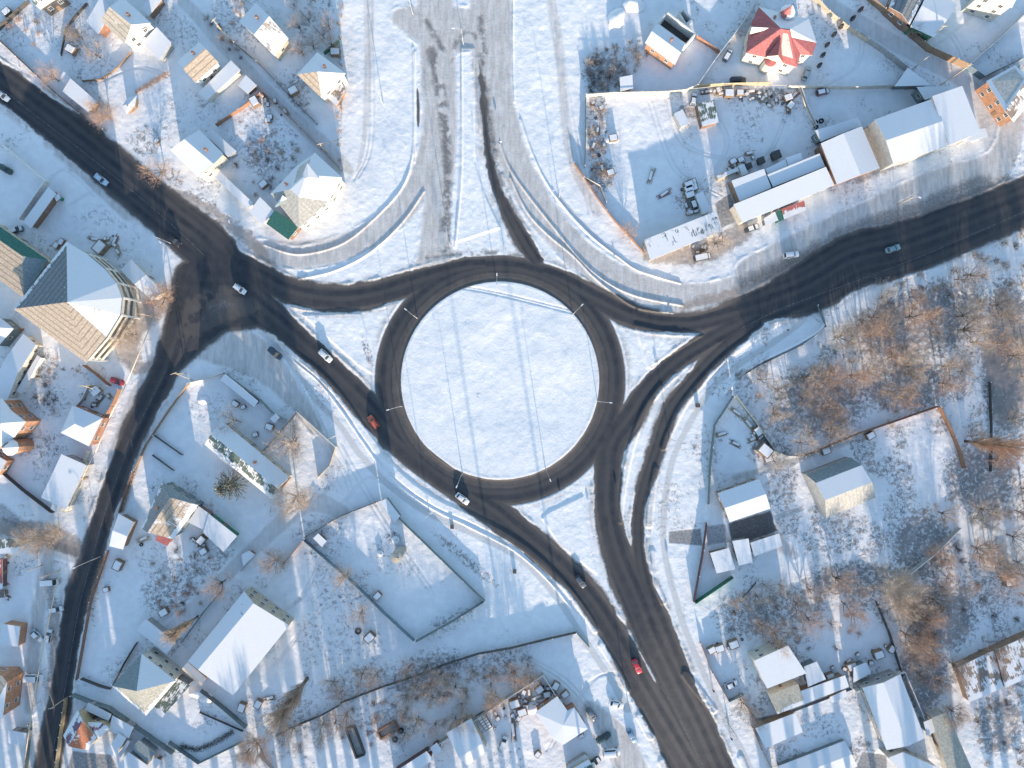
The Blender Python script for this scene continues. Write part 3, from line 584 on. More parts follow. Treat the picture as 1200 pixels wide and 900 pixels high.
house('container','snow topped green container at the upper corner of the empty walled lot',[(445,588),(453,584),(469,605),(462,612)],2.6,'flat',.05,('S',),'teal',cat='container',over=.08,door=False)
house('hut','white roofed guard hut inside the corner of the empty walled lot',[(373,625),(383,634),(377,641),(367,631)],2.6,'flat',.3,('S',),'brown',cat='hut')
house('warehouse','huge white warehouse with a narrow back slope in the lower left yards',[(220,775),(286,693),(339,733),(273,815)],6.0,'gable',1.3,('Sl','S'),'beige',cat='warehouse',apex=((232,785),(297,707)),over=.25)
house('house','hipped house with teal, snowy and pale tan faces left of the huge warehouse',[(131,804),(166,766),(206,798),(171,839)],7.0,'custom',0,('Gt','S','K'),'cream',facets=[([0,1,(160,810,10)],0),([1,2,(160,810,10)],1),([2,3,(160,810,10)],2),([3,0,(160,810,10)],2)],storeys=2)
house('annex','green sheet lean-to with a sliding edge of snow next to the tan hipped house',[(206,794),(223,803),(190,841),(178,832)],3.8,'flat',.4,('Gs',),'grey',cat='lean-to')
house('annex','cream stair roof wedged between the warehouse and the tan hipped house',[(220,776),(242,795),(235,804),(213,784)],4.2,'gable',.9,('S','Tb'),'brown',cat='annex',over=.2)
house('shed','snow roof above the many windowed cream wall beneath the orange tinted poplar',[(171,725),(206,753),(195,767),(160,738)],3.4,'flat',.3,('S',),'grey',cat='shed')
house('house','house with a purple dusted slope and a worn orange slope beside the lower left road',[(74,862),(91,832),(113,864),(103,879)],5.2,'gable',1.8,('P','O'),'gold',over=.3,apex=((80,875),(97,845)))
house('house_wing','dark patchy red cross gable joined to the orange sloped house at the lower left',[(98,846),(120,847),(128,853),(116,866),(108,862)],4.8,'custom',0,('Rs','P'),'gold',facets=[([0,1,(113,856,5.8)],0),([1,2,3,(113,856,5.8)],1),([3,4,0,(113,856,5.8)],1)],cat='house wing')
for lab,E,h in [('long snowy shed against the teal fence at the lower left, upper one',[(104,823),(131,837),(127,845),(99,832)],2.8),('long snowy shed against the teal fence at the lower left, lower one',[(132,838),(157,852),(151,865),(127,857)],2.8),
    ('snowy gable hut standing apart in the lower left courtyard',[(139,859),(148,865),(136,887),(125,882)],3.2),('grey bare roofed store beside the snowy bottom edge shed',[(163,867),(182,882),(174,895),(153,877)],3.0),('blue snow shed cut by the bottom edge at the lower left',[(151,881),(174,897),(164,912),(138,898)],3.2),
    ('white garage roof below the orange brick block at the left edge',[(10,855),(32,859),(30,874),(10,871)],3.0)]:
    house('shed',lab,E,h,'gable' if 'hut' in lab else 'flat',.4 if 'hut' not in lab else .9,('Gt',) if 'bare' in lab else ('S','S') if 'hut' in lab else ('S',),'cream' if 'hut' in lab else 'grey',cat='shed')
house('shed','slim white lean-to beside the gable hut of the lower left courtyard',[(150,867),(153,869),(141,888),(137,886)],2.4,'flat',.2,('S',),'white',cat='shed',door=False)
house('shed','snowy half gable store at the right of the bare grey roof, bottom left',[(182,888),(189,891),(182,902),(174,898)],2.4,'flat',.2,('S',),'brown',cat='shed',door=False)
house('apartment_building','orange brick block with barred windows cut by the left edge',[(-26,792),(2,792),(8,800),(3,842),(-26,848)],7.6,'custom',0,('Tb','S'),'orange',facets=[([0,1,2,(0,815,7.8),(-26,815,7.8)],0),([(-26,815,7.8),(0,815,7.8),2,3,4],1)],cat='brick building',storeys=2)
house('kiosk','white box kiosk with a black roof edge and an orange side at the left roadside',[(3,731),(24,734),(21,758),(-2,755)],3.4,'flat',.2,('S',),'orange',cat='kiosk',over=.1)
house('bus_stop','green and white striped shelter roof at the left edge',[(-8,632),(14,631),(25,640),(20,647),(-8,650)],2.7,'flat',.2,('Gs',),'white',cat='shelter',door=False)
house('kiosk','small dark red stall at the left border',[(-8,655),(3,655),(3,690),(-8,690)],2.6,'flat',.2,('Rs',),'maroon',cat='stall')
house('kiosk','small brown stall under the dark red one at the left border',[(-8,692),(5,692),(5,700),(-8,702)],2.4,'flat',.2,('B',),'brown',cat='stall',door=False)
# upper right
house('house','snow roofed house with a lit wooden lower side next to the unroofed shell',[(770,27),(803,51),(791,76),(756,50)],4.6,'gable',1.0,('S','S'),'orange',chim=1)
house('hut','small snowy hut on the white yard wall by the dark thicket',[(726,91),(741,88),(742,103),(727,107)],2.6,'flat',.4,('S',),'orange',cat='hut')
r,l=house('mansion','red metal roofed mansion with a conical turret and snow on its shaded slopes',[(889,8),(912,14),(948,22),(957,50),(952,65),(938,64),(934,79),(912,72),(896,67),(874,62),(878,33)],7.0,'custom',0,('R','S'),'cream',
  facets=[([0,1,(915,33,11.2)],1),([1,2,(926,34,10.6),(915,33,11.2)],1),([2,3,(928,44,9.6),(926,34,10.6)],1),([3,4,5,(928,44,9.6)],0),([5,6,(925,35,10.8),(928,44,9.6)],0),([(928,44,9.6),(925,35,10.8),(926,34,10.6)],0),([6,7,(916,34,11.2),(925,35,10.8)],0),([7,8,(916,34,11.2)],0),([8,9,(915,33,11.2),(916,34,11.2)],0),([9,10,(905,30,9.4),(915,33,11.2)],0),([10,0,(905,30,9.4)],0),([0,(915,33,11.2),(905,30,9.4)],0)],cat='mansion',chim=1,over=.5)
for a,b,back,z,h_,mt in [((899,66),(917,73),(915,44),8.2,2.4,'R'),((879,31),(879,40),(906,33),8.0,1.6,'Rs')]:
    dormer(r,l,a,b,back,z,h_,mt)
tc=[(923+9*math.cos(t),14+9*math.sin(t)) for t in [k*math.pi/5 for k in range(10)]]
house('turret','round turret with a snowy red cone on the far side of the red mansion',tc,9.0,'pyr',3.6,('S','S','Rs','R','R','S','S','S','S','S'),'cream',cat='turret',over=.25)
bay=[(903+7.5*math.cos(t),71+7.5*math.sin(t)) for t in [k*math.pi/5 for k in range(10)]]
house('balcony_bay','curved cream bay on the sunny side of the red mansion',bay,5.6,'pyr',.8,('R',),'cream',cat='bay',over=.15,win=1)
house('house','cream three storey house at the top right edge, seen with a windowed side',[(1148,-5),(1186,9),(1198,-14),(1160,-28)],8.5,'hip',1.6,('S',),'cream',over=.3,storeys=3)
house('house','wide plain white roof beside the brick fence at the top right',[(1090,-15),(1122,5),(1095,44),(1067,31)],4.6,'gable',.7,('S','S'),'green')
house('house','dark slate roof at the top edge left of the plain white roof',[(1042,8),(1052,-18),(1086,-10),(1066,29)],4.8,'gable',1.2,('M','M'),'brown')
house('house','right edge house with an orange wall and half melted brown snow roof',[(1156,95),(1190,76),(1222,104),(1188,143)],6.0,'custom',0,('S','Bs'),'orange',facets=[([0,1,(1204,92,8),(1178,130,7.4)],0),([1,2,3,(1178,130,7.4),(1204,92,8)],1),([3,0,(1178,130,7.4)],1)])
house('warehouse','broad white warehouse, left half of the pair above the east road',[(1025,140),(1092,116),(1112,171),(1047,192)],8.0,'gable',1.0,('S','S'),'grey',cat='warehouse',over=.2,win=0)
house('warehouse','right half of the paired white warehouses beside the side street',[(1092,113),(1127,101),(1149,155),(1112,170)],8.6,'flat',.5,('S',),'grey',cat='warehouse',over=.2,win=0)
house('annex','low snowy annex on the back side of the paired warehouses',[(1074,102),(1117,101),(1120,106),(1084,117)],4.4,'flat',.2,('S',),'teal',cat='annex')
house('shed','triangular snow roof pointing up the top right street',[(1048,101),(1064,79),(1092,100)],3.6,'custom',0,('S',),'teal',facets=[([0,1,2],0)],cat='shed')
house('annex','little snowy porch block at the roadside corner of the paired warehouses',[(1125,158),(1154,150),(1158,160),(1129,168)],3.2,'flat',.2,('S',),'cream',cat='annex')
house('workshop','white gable workshop with a dark brown front in the row by the east road',[(981,216),(962,168),(1010,148),(1031,197)],5.6,'gable',1.3,('S','S'),'brown',cat='workshop',over=.3,win=0)
house('annex','snowy back room behind the white gable workshop',[(955,153),(1005,138),(1010,147),(962,166)],4.4,'flat',.3,('S',),'teal',cat='annex')
house('workshop','longest white workshop roof of the row, over the red and white kiosks',[(859,240),(967,196),(978,217),(870,261)],4.8,'flat',.9,('S',),'cream',cat='workshop',over=.3,win=0)
house('workshop','snowy back slope of the workshop row behind the longest roof',[(899,205),(960,180),(967,195),(906,219)],4.4,'flat',.4,('S',),'grey',cat='workshop',over=.1,win=0)
house('workshop','square white roof at the left end of the workshop row',[(857,212),(895,198),(904,220),(867,236)],4.3,'flat',.4,('S',),'wood',cat='workshop',over=.2,win=0)
house('annex','small snowy step roof behind the workshop row, left one',[(897,198),(920,187),(924,196),(900,205)],3.8,'flat',.2,('S',),'grey',cat='annex',door=False)
house('annex','small snowy step roof behind the workshop row, right one',[(921,185),(938,179),(941,187),(924,195)],4.0,'flat',.2,('S',),'grey',cat='annex',door=False)
house('kiosk','pale snow covered kiosk left of the green awning under the workshop row',[(895,256),(908,248),(912,258),(897,265)],3.0,'flat',.2,('S',),'teal',cat='kiosk')
house('kiosk','narrow green roofed kiosk between the pale and the red kiosks',[(909,249),(915,246),(919,257),(913,260)],2.8,'flat',.2,('G',),'green',cat='kiosk',over=.1)
house('kiosk','dark red roofed kiosk with one round patch of snow beside the east road',[(916,245),(942,235),(945,246),(919,257)],3.0,'flat',.2,('Rs',),'maroon',cat='kiosk')
house('shed','long metal roofed shed thinly dusted with snow near the bend of the grey bypass',[(755,281),(838,248),(846,271),(762,305)],4.4,'flat',.5,('Mp',),'beige',cat='shed',over=.3)
house('cabin','brown cabin with a roof half snow and half teal in the scrap yard',[(817,122),(837,117),(842,143),(823,148)],3.2,'flat',.3,('Gs',),'brown',cat='cabin',over=.2)
house('container','blue grey site container left of the half teal cabin',[(790,133),(800,128),(808,144),(798,149)],2.6,'flat',.05,('S',),'grey',cat='container',over=.08,door=False)
house('container','white container at the end of the pallet rows by the workshops',[(815,228),(824,224),(833,247),(824,251)],2.6,'flat',.05,('S',),'white',cat='container',over=.08,door=False)
house('container','narrow orange and cream container behind the left end of the workshop row',[(840,206),(864,196),(866,200),(842,210)],2.5,'flat',.05,('O',),'gold',cat='container',over=.06,door=False)
house('container','small white box container touching the square workshop roof',[(865,194),(872,192),(877,203),(870,206)],2.4,'flat',.05,('S',),'white',cat='container',over=.06,door=False)
# right
r,l=house('hangar','long hangar with a teal sheet slope, a snow band and a see-through cream slope',[(944,556),(997,536),(1026,583),(968,607)],3.4,'custom',0,('Gt','S','C'),'grey',facets=[([0,1,(1010,545,6.2),(956,566,6.2)],0),([(956,566,6.2),(1010,545,6.2),(1022,565,6.6),(967,586,6.6)],1),([(967,586,6.6),(1022,565,6.6),2,3],2)],cat='hangar',over=.1,win=0)
m=MB(); e=[M(944,556,3.2)-l,M(956,566,6.0)-l,M(967,586,6.4)-l,M(968,607,3.2)-l]; m.poly([e[0],e[1],e[2],e[3]]); m.build('end_wall',[WM('grey')],r); m=MB(); e=[M(997,536,3.2)-l,M(1010,545,6.0)-l,M(1022,565,6.4)-l,M(1026,583,3.2)-l]; m.poly(e[::-1]); m.build('end_wall',[WM('grey')],r)
house('workshop','plain snowy roof above the dark cleared yard beside the hangar',[(841,578),(890,561),(903,596),(855,612)],4.4,'gable',.8,('S','S'),'wood',cat='workshop')
house('shed','white roofed shed by the green fence at the bottom of the dark yard',[(832,648),(854,642),(862,667),(840,672)],3.2,'flat',.3,('S',),'wood',cat='shed')
house('shed','snowy shed with a bare brown patch between two white roofs under the dark yard',[(858,634),(877,631),(882,659),(866,663)],3.4,'flat',.3,('Sl',),'grey',cat='shed')
house('shed','long white roof closing the right side of the dark cleared yard',[(879,636),(913,625),(917,640),(884,652)],3.0,'flat',.3,('S',),'grey',cat='shed')
house('house','tall blue snow roofed house with a cream sunny wall in the lower right yards',[(883,774),(923,756),(945,789),(899,807)],7.0,'flat',.6,('S',),'cream',storeys=2,over=.35)
house('house_wing','pale tan half bare roof in front of the tall cream walled house',[(901,814),(935,801),(943,825),(911,837)],3.8,'flat',.5,('K',),'cream',cat='house wing',over=.15)
house('annex','stepped snowy annex behind the tall cream walled house',[(942,781),(957,775),(968,796),(947,805)],3.6,'flat',.3,('S',),'teal',cat='annex')
house('annex','long white roof running right from the pale tan wing',[(937,810),(990,791),(995,805),(943,825)],3.4,'flat',.4,('S',),'wood',cat='annex')
house('shed','white sloping shed roof below the pale tan wing',[(885,853),(932,835),(941,858),(897,877)],3.2,'flat',.4,('S',),'wood',cat='shed')
house('shed','small bright shed roof below the long white annex at the lower right',[(972,817),(991,808),(993,816),(975,824)],2.5,'flat',.2,('S',),'grey',cat='shed',door=False)
house('shed','snow roof with dark leaks left of the white fenced gable house',[(1000,782),(1015,776),(1021,789),(1000,800)],3.0,'flat',.2,('Sl',),'teal',cat='shed')
house('house','long snowy gable with a dark ridge line inside the white fence at the lower right',[(1039,879),(1011,806),(1055,790),(1084,865)],5.2,'gable',1.1,('S','S'),'grey')
house('house','unfinished cream building with dark square openings at the bottom edge',[(1040,888),(1058,881),(1100,900),(1075,918)],5.0,'flat',.3,('S',),'cream',over=.1)
house('barn','long pale bare and snowy barn at the bottom beside the orange bush',[(1091,841),(1109,834),(1141,906),(1115,917)],4.2,'flat',.5,('K',),'cream',cat='barn',win=0)
house('annex','bluish snow lean-to on the left side of the long pale barn',[(1082,846),(1092,842),(1096,858),(1086,862)],3.2,'flat',.2,('S',),'grey',cat='annex',door=False)
house('greenhouse','collapsed slatted greenhouse with snow on its bars, left one at the right edge',[(1122,782),(1164,762),(1176,806),(1136,823)],3.0,'flat',.3,('Bs',),'wood',cat='greenhouse',over=.15,win=0)
house('greenhouse','white striped slatted greenhouse cut by the right edge',[(1166,762),(1215,740),(1228,784),(1178,806)],3.2,'flat',.3,('Bs',),'wood',cat='greenhouse',over=.15,win=0)
house('greenhouse','low ribbed snow covered greenhouse at the bottom beside the barn path',[(912,898),(990,868),(1005,898),(925,928)],1.6,'gable',.5,('S','S'),'teal',cat='greenhouse',over=.1,win=0,door=False)
# bottom
house('house','blue snow roof with a bright white lower slope behind the bottom boundary wall',[(523,859),(552,842),(572,880),(547,897)],4.8,'custom',0,('S','S'),'beige',facets=[([0,1,(566,871,5.6),(538,888,5.6)],0),([(538,888,5.6),(566,871,5.6),2,3],1)])
house('house','long white roof with a dark red border at the bottom edge',[(460,906),(500,880),(508,890),(468,918)],4.0,'flat',.4,('S',),'maroon',win=0)
house('shed','square snowy store beside the dark red bordered roof',[(504,876),(512,870),(518,879),(509,886)],3.0,'flat',.2,('S',),'maroon',cat='shed')
house('house','bright stepped white roof with a brick corner in the lower middle courtyard',[(627,835),(653,816),(665,833),(673,829),(689,854),(660,873),(648,866)],4.6,'custom',0,('S','S'),'brick',facets=[([0,1,2,(660,850,5.2)],0),([2,3,4,(660,850,5.2)],1),([4,5,6,(660,850,5.2)],0),([6,0,(660,850,5.2)],0)])
house('house','dark green edged roof with windows at the bottom of the car park',[(662,906),(690,890),(702,912),(675,926)],4.6,'gable',.8,('Gs','Gs'),'gold')
house('shed','small snowy white shelter by the bottom left of the car park',[(664,898),(686,884),(690,889),(668,903)],2.8,'flat',.2,('S',),'grey',cat='shed',door=False)
house('shed','snowy wooden store on the street bend below the wide garage',[(283,650),(292,645),(299,650),(285,664)],2.6,'flat',.3,('S',),'rust',cat='shed')
# roofless shell walls
def shell(label,E,h,wall,floor='dark',name='unfinished_house',cat='unfinished house'):
    P=[M(x,y,h) for x,y in E]; c=sum(P,Vector((0,0,0)))/len(P); c.z=0; r=empty(name,c,label,cat)
    for a,b in zip(P,P[1:]+P[:1]):
        a=a-c;b=b-c; d=(b-a); L=d.length; m=MB(); m.box(((a.x+b.x)/2,(a.y+b.y)/2,h/2-.2),(L,.4,h+.3),0,math.atan2(d.y,d.x)); m.build('wall',[WM(wall)],r)
    m=MB(); m.poly([(p.x-c.x,p.y-c.y,.35) for p in (P if ccw(P) else P[::-1])]); m.build('floor',[WM(floor)],r)
shell('roofless grey shell with white wall tops behind the snow roofed house',[(782,14),(815,39),(804,52),(771,28)],4.2,'white')
shell('tiny roofless room beyond the grey shell',[(796,14),(801,11),(811,22),(804,28)],3.0,'white')
shell('open topped long trailer bed with round drums on snow at the bottom left',[(405,855),(415,852),(427,885),(417,889)],1.4,'dark','concrete','trailer','trailer')
shell('rusty open skip with snow inside beside the bushes of the bottom band',[(442,858),(462,846),(466,855),(446,867)],1.4,'rust','concrete','skip','skip')
shell('small square concrete well wall at the corner of the stepped white roof',[(647,816),(651,814),(654,818),(650,821)],1.5,'white','dark','well','well')
# ---------------------------------------------------------------- fences and walls
def fence(label,pts,h=1.9,wall='grey',th=.07,name='fence',cat='fence',posts=True,cap=False,postmat=None,pstep=4.0):
    W=[M(x,y,0) for x,y in pts]; c=W[0].copy(); r=empty(name,c,label,cat); m=MB(); pm=MB()
    for a,b in zip(W[:-1],W[1:]):
        a=a-c;b=b-c; d=b-a; L=d.length; ang=math.atan2(d.y,d.x)
        m.box(((a.x+b.x)/2,(a.y+b.y)/2,h/2-.25),(L+th*.6,th,h+.5),0,ang)
        if cap: m.box(((a.x+b.x)/2,(a.y+b.y)/2,h+.04),(L+th*.6,th+.12,.09),1,ang)
    m.build('panel',[WM(wall),snowm()],r)
    if posts:
        pw=max(.16,th+.08); acc=[]; 
        me=None
        tot=sum((b-a).length for a,b in zip(W[:-1],W[1:])); n=max(2,min(40,int(tot/pstep)+1))
        pmesh=MB(); pmesh.box((0,0,(h+.15)/2-.2),(pw,pw,h+.5)); pmesh.box((0,0,h+.17),(pw+.08,pw+.08,.1),1); me=pmesh.mesh('post',[WM(postmat or wall),snowm()])
        for k in range(n):
            s_=tot*k/(n-1)
            for a,b in zip(W[:-1],W[1:]):
                L=(b-a).length
                if s_<=L+1e-4: p=a+(b-a)*(s_/L)-c; link('post',me,r,(p.x,p.y,0)); break
                s_-=L
FN=[
('brown board fence along the upper left verge of the main road',[(0,47),(35,80),(70,113),(103,140),(125,154)],1.9,'brown'),
('thin dark fence bending through the top left garden',[(73,66),(79,34),(90,20),(103,5)],1.0,'dark'),
('low curved fence around the bushes beside the cream house garden',[(98,96),(120,94),(140,80),(155,62)],1.0,'wood'),
('dark fence crossing behind the top left glazed house',[(0,36),(36,4)],1.8,'dark'),
('snow capped concrete wall at the left edge yard with the dark car',[(5,170),(34,194),(57,214),(27,258)],1.8,'white'),
('rusty fence on the lower side of the diagonal street',[(303,103),(350,148),(382,180),(401,200)],1.8,'rust'),
('dark garden fence on the upper side of the diagonal street',[(277,53),(307,78),(343,117),(372,146)],1.7,'dark'),
('short cream fence lit by the sun at the top of the diagonal street',[(258,35),(277,53)],2.0,'cream'),
('orange rust fence between two upper left gardens',[(255,148),(287,127),(307,112)],1.8,'rust'),
('dark green fence at the right of the pyramid roofed house',[(398,50),(381,64)],1.8,'green'),
('long cream and brown yard wall across the upper right block',[(686,114),(720,112),(770,111),(800,109),(815,103)],2.4,'cream'),
('cream top wall below the red mansion courtyard',[(816,103),(860,101),(900,100)],2.4,'gold'),
('thin orange lit fence running right from the mansion gate',[(922,104),(1000,105),(1048,103)],2.2,'cream'),
('dark fence down the left side of the big white scrap yard',[(686,116),(686,160),(685,196)],1.8,'teal'),
('rusty leaning fence curving along the bypass at the scrap yard corner',[(672,192),(684,209),(700,234),(720,260),(738,279),(755,298)],1.6,'rust'),
('white plank fence of the little triangle at the scrap yard corner',[(684,209),(703,219),(710,238)],1.6,'cream'),
('tall pale wall running diagonally past the red mansion',[(817,101),(837,72),(867,32),(887,0)],2.2,'concrete'),
('brick garden wall between the shell and the pale diagonal wall',[(815,45),(842,63)],2.0,'brick'),
('wide concrete wall dividing the two upper right yards',[(937,104),(944,125),(955,148)],1.4,'concrete'),
('brick pillared fence on the near side of the top right street',[(950,-4),(968,16),(990,34),(1014,50)],2.2,'beige'),
('grey green panel fence with white caps along the top right street',[(1000,40),(1033,62),(1061,84)],2.4,'grey'),
('tall brick and green fence with pillars on the far side of the top right street',[(1010,-4),(1047,28),(1085,60),(1130,80)],2.8,'wood'),
('teal sheet gate at the end of the pillared street fence',[(1130,80),(1148,93)],2.4,'blue'),
('white pipe topped fence running to the top right corner',[(1133,78),(1165,50),(1203,14)],1.6,'concrete'),
('dark blue sheet fence behind the orange walled right edge house',[(1150,92),(1200,68)],2.4,'blue'),
('teal sheet fence around the triangular yard corner at the right',[(860,463),(882,492),(905,528),(918,533),(940,534)],2.6,'teal'),
('long dark fence climbing right above the hangar yard',[(940,534),(1000,509),(1050,492),(1096,476)],2.4,'brown'),
('rusty fence down the right end of the hangar yard',[(1098,477),(1112,505),(1122,530),(1127,548)],2.2,'rust'),
('teal fence curving from the path down the triangular yard',[(858,464),(836,498),(831,545),(829,590)],2.2,'teal'),
('purple brown pipe railed fence down to the green fence corner',[(827,612),(822,650),(812,704)],2.0,'maroon'),
('bright green sheet fence at the foot of the dark yard',[(813,705),(835,690),(857,675)],2.4,'green'),
('grey concrete panel wall in the right hand scrub',[(1122,618),(1092,648),(1062,672)],1.8,'concrete'),
('dark board fence down through the lower right scrub',[(1025,704),(1040,740),(1055,790)],1.8,'dark'),
('dark wall in the scrub near the tilted poplar',[(1158,448),(1160,500),(1159,552)],1.2,'dark'),
('blue roadside retaining wall under the right hand path',[(957,358),(967,383),(938,405),(890,428),(862,445)],1.0,'teal'),
('pale plank fence behind the corner lot by the junction',[(223,449),(248,443),(262,438)],1.6,'cream'),
('teal fence along the corner lot facing the roundabout road',[(264,437),(305,467),(320,483),(336,492)],2.0,'teal'),
('grey block wall on the roundabout side of the walled orchard',[(350,482),(372,502),(395,523)],2.2,'concrete'),
('rough block wall at the lower side of the walled orchard',[(395,523),(388,545),(373,560)],2.0,'beige'),
('dark fence along the left side of the walled orchard',[(350,482),(328,508),(308,530)],1.6,'dark'),
('dark fence behind the mossy roofed house',[(277,505),(308,531),(341,560),(330,575)],1.6,'wood'),
('wooden garden fence along the right side of the left road, upper stretch',[(222,450),(200,480),(172,522),(160,550)],1.6,'wood'),
('brown fence with dead vines along the left road, middle stretch',[(158,552),(148,580),(142,600)],1.6,'rust'),
('vine covered brown fence along the left road, lower stretch',[(128,645),(118,675),(108,705),(100,750),(92,795)],1.6,'brown'),
('thin garden fence between two snowy plots right of the left road',[(182,510),(215,533)],1.2,'dark'),
('thin fence below the first garden fence right of the left road',[(180,533),(205,551)],1.2,'dark'),
('dark teal wall on the roundabout side of the empty walled lot',[(468,606),(500,637),(535,671),(568,703)],2.2,'teal'),
('dark teal wall closing the tip of the empty walled lot',[(568,703),(530,727),(488,750)],2.2,'teal'),
('rusty teal wall between the empty lot and the tracked field',[(358,632),(418,684),(450,716),(486,749)],2.2,'blue'),
('dark thin wall at the top of the empty walled lot',[(358,629),(400,604),(446,586)],1.9,'dark'),
('dark fence from the lot corner down to the frosted street',[(356,633),(332,662)],1.8,'brown'),
('teal fence along the frosted lane above the warehouse',[(262,690),(240,716),(214,752)],1.6,'teal'),
('grey fence where the lane passes the orange bush',[(299,650),(284,668)],1.8,'grey'),
('tall teal fence below the huge warehouse',[(238,807),(262,826),(290,850)],2.2,'teal'),
('low frame fence around the vegetable plot at the bottom left',[(235,834),(285,856)],.8,'dark'),
('teal fence at the bottom left plot boundary',[(200,868),(235,892),(284,868)],1.8,'teal'),
('low mossy wall running right from the great poplar',[(325,860),(350,848),(375,838),(400,824)],1.6,'dark'),
('short dark wall below the great poplar',[(305,882),(326,905)],1.8,'concrete'),
('long dark wall curving across the lower bushes',[(400,822),(450,803),(490,790),(520,778),(560,765),(600,758),(640,748),(675,740)],1.6,'dark'),
('white topped boundary wall of the lower middle courtyard',[(462,902),(515,868),(560,838),(600,811),(636,788)],2.4,'concrete'),
('short wall down the right side of the scrap corner in the lower courtyard',[(636,788),(645,802),(654,817)],2.4,'concrete'),
('dark wall end beside the bottom right verge of the lower field',[(675,740),(690,757)],1.4,'teal'),
('teal sheet fence along the alley left of the tan hipped house',[(88,812),(108,820),(130,827),(160,848),(205,880)],2.2,'teal'),
('dark garden fence above the teal alley fence',[(97,794),(120,803),(131,806)],1.4,'dark'),
('dark fence beside the path up to the tan hipped house',[(135,800),(148,775),(162,752)],1.6,'dark'),
('brick pillared white fence by the lower left road',[(80,817),(75,850),(68,903)],2.0,'gold'),
('teal sheet fence at the left roadside near the bottom',[(38,846),(36,870),(33,903)],2.0,'teal'),
('cream wall lit by the sun beside the white storehouse',[(107,528),(95,560),(80,599)],2.2,'cream'),
('dark and white fence below the orange mansion yard',[(2,550),(30,574),(64,600)],1.8,'dark'),
('brown wall leaving the fan shaped building',[(101,428),(115,438),(131,452)],2.2,'brown'),
('orange wall beside the roadside yard left of the road',[(143,456),(136,472),(127,488)],2.2,'rust'),
('grey wall behind the roadside yard left of the road',[(108,452),(100,468),(93,476)],2.0,'concrete'),
('dark fence down the bottom right verge',[(820,752),(833,785),(853,820)],1.5,'brown'),
('short teal fence closing the snowy parking plot at the lower right',[(853,820),(870,812)],1.6,'teal'),
('dark fence left of the white sloping shed at the lower right',[(880,850),(892,878),(905,903)],1.6,'wood'),
('white board fence wrapped around the long snowy gable',[(1000,807),(1028,796),(1056,784),(1075,830),(1096,886)],2.2,'white'),
('dark wall line under the long white annex',[(912,838),(943,826),(996,806)],1.4,'blue'),
('short brown fence between parking plot and sheds at the lower right',[(866,812),(884,845)],1.4,'rust'),
('blue fence line along the scrub behind the lower right sheds',[(885,682),(870,700)],1.0,'dark'),
]
for lab,pts,h,w in FN: fence(lab,pts,h,w,cap=(w in('white','concrete')),pstep=3.5 if 'pillar' in lab or 'panel' in lab else 7)
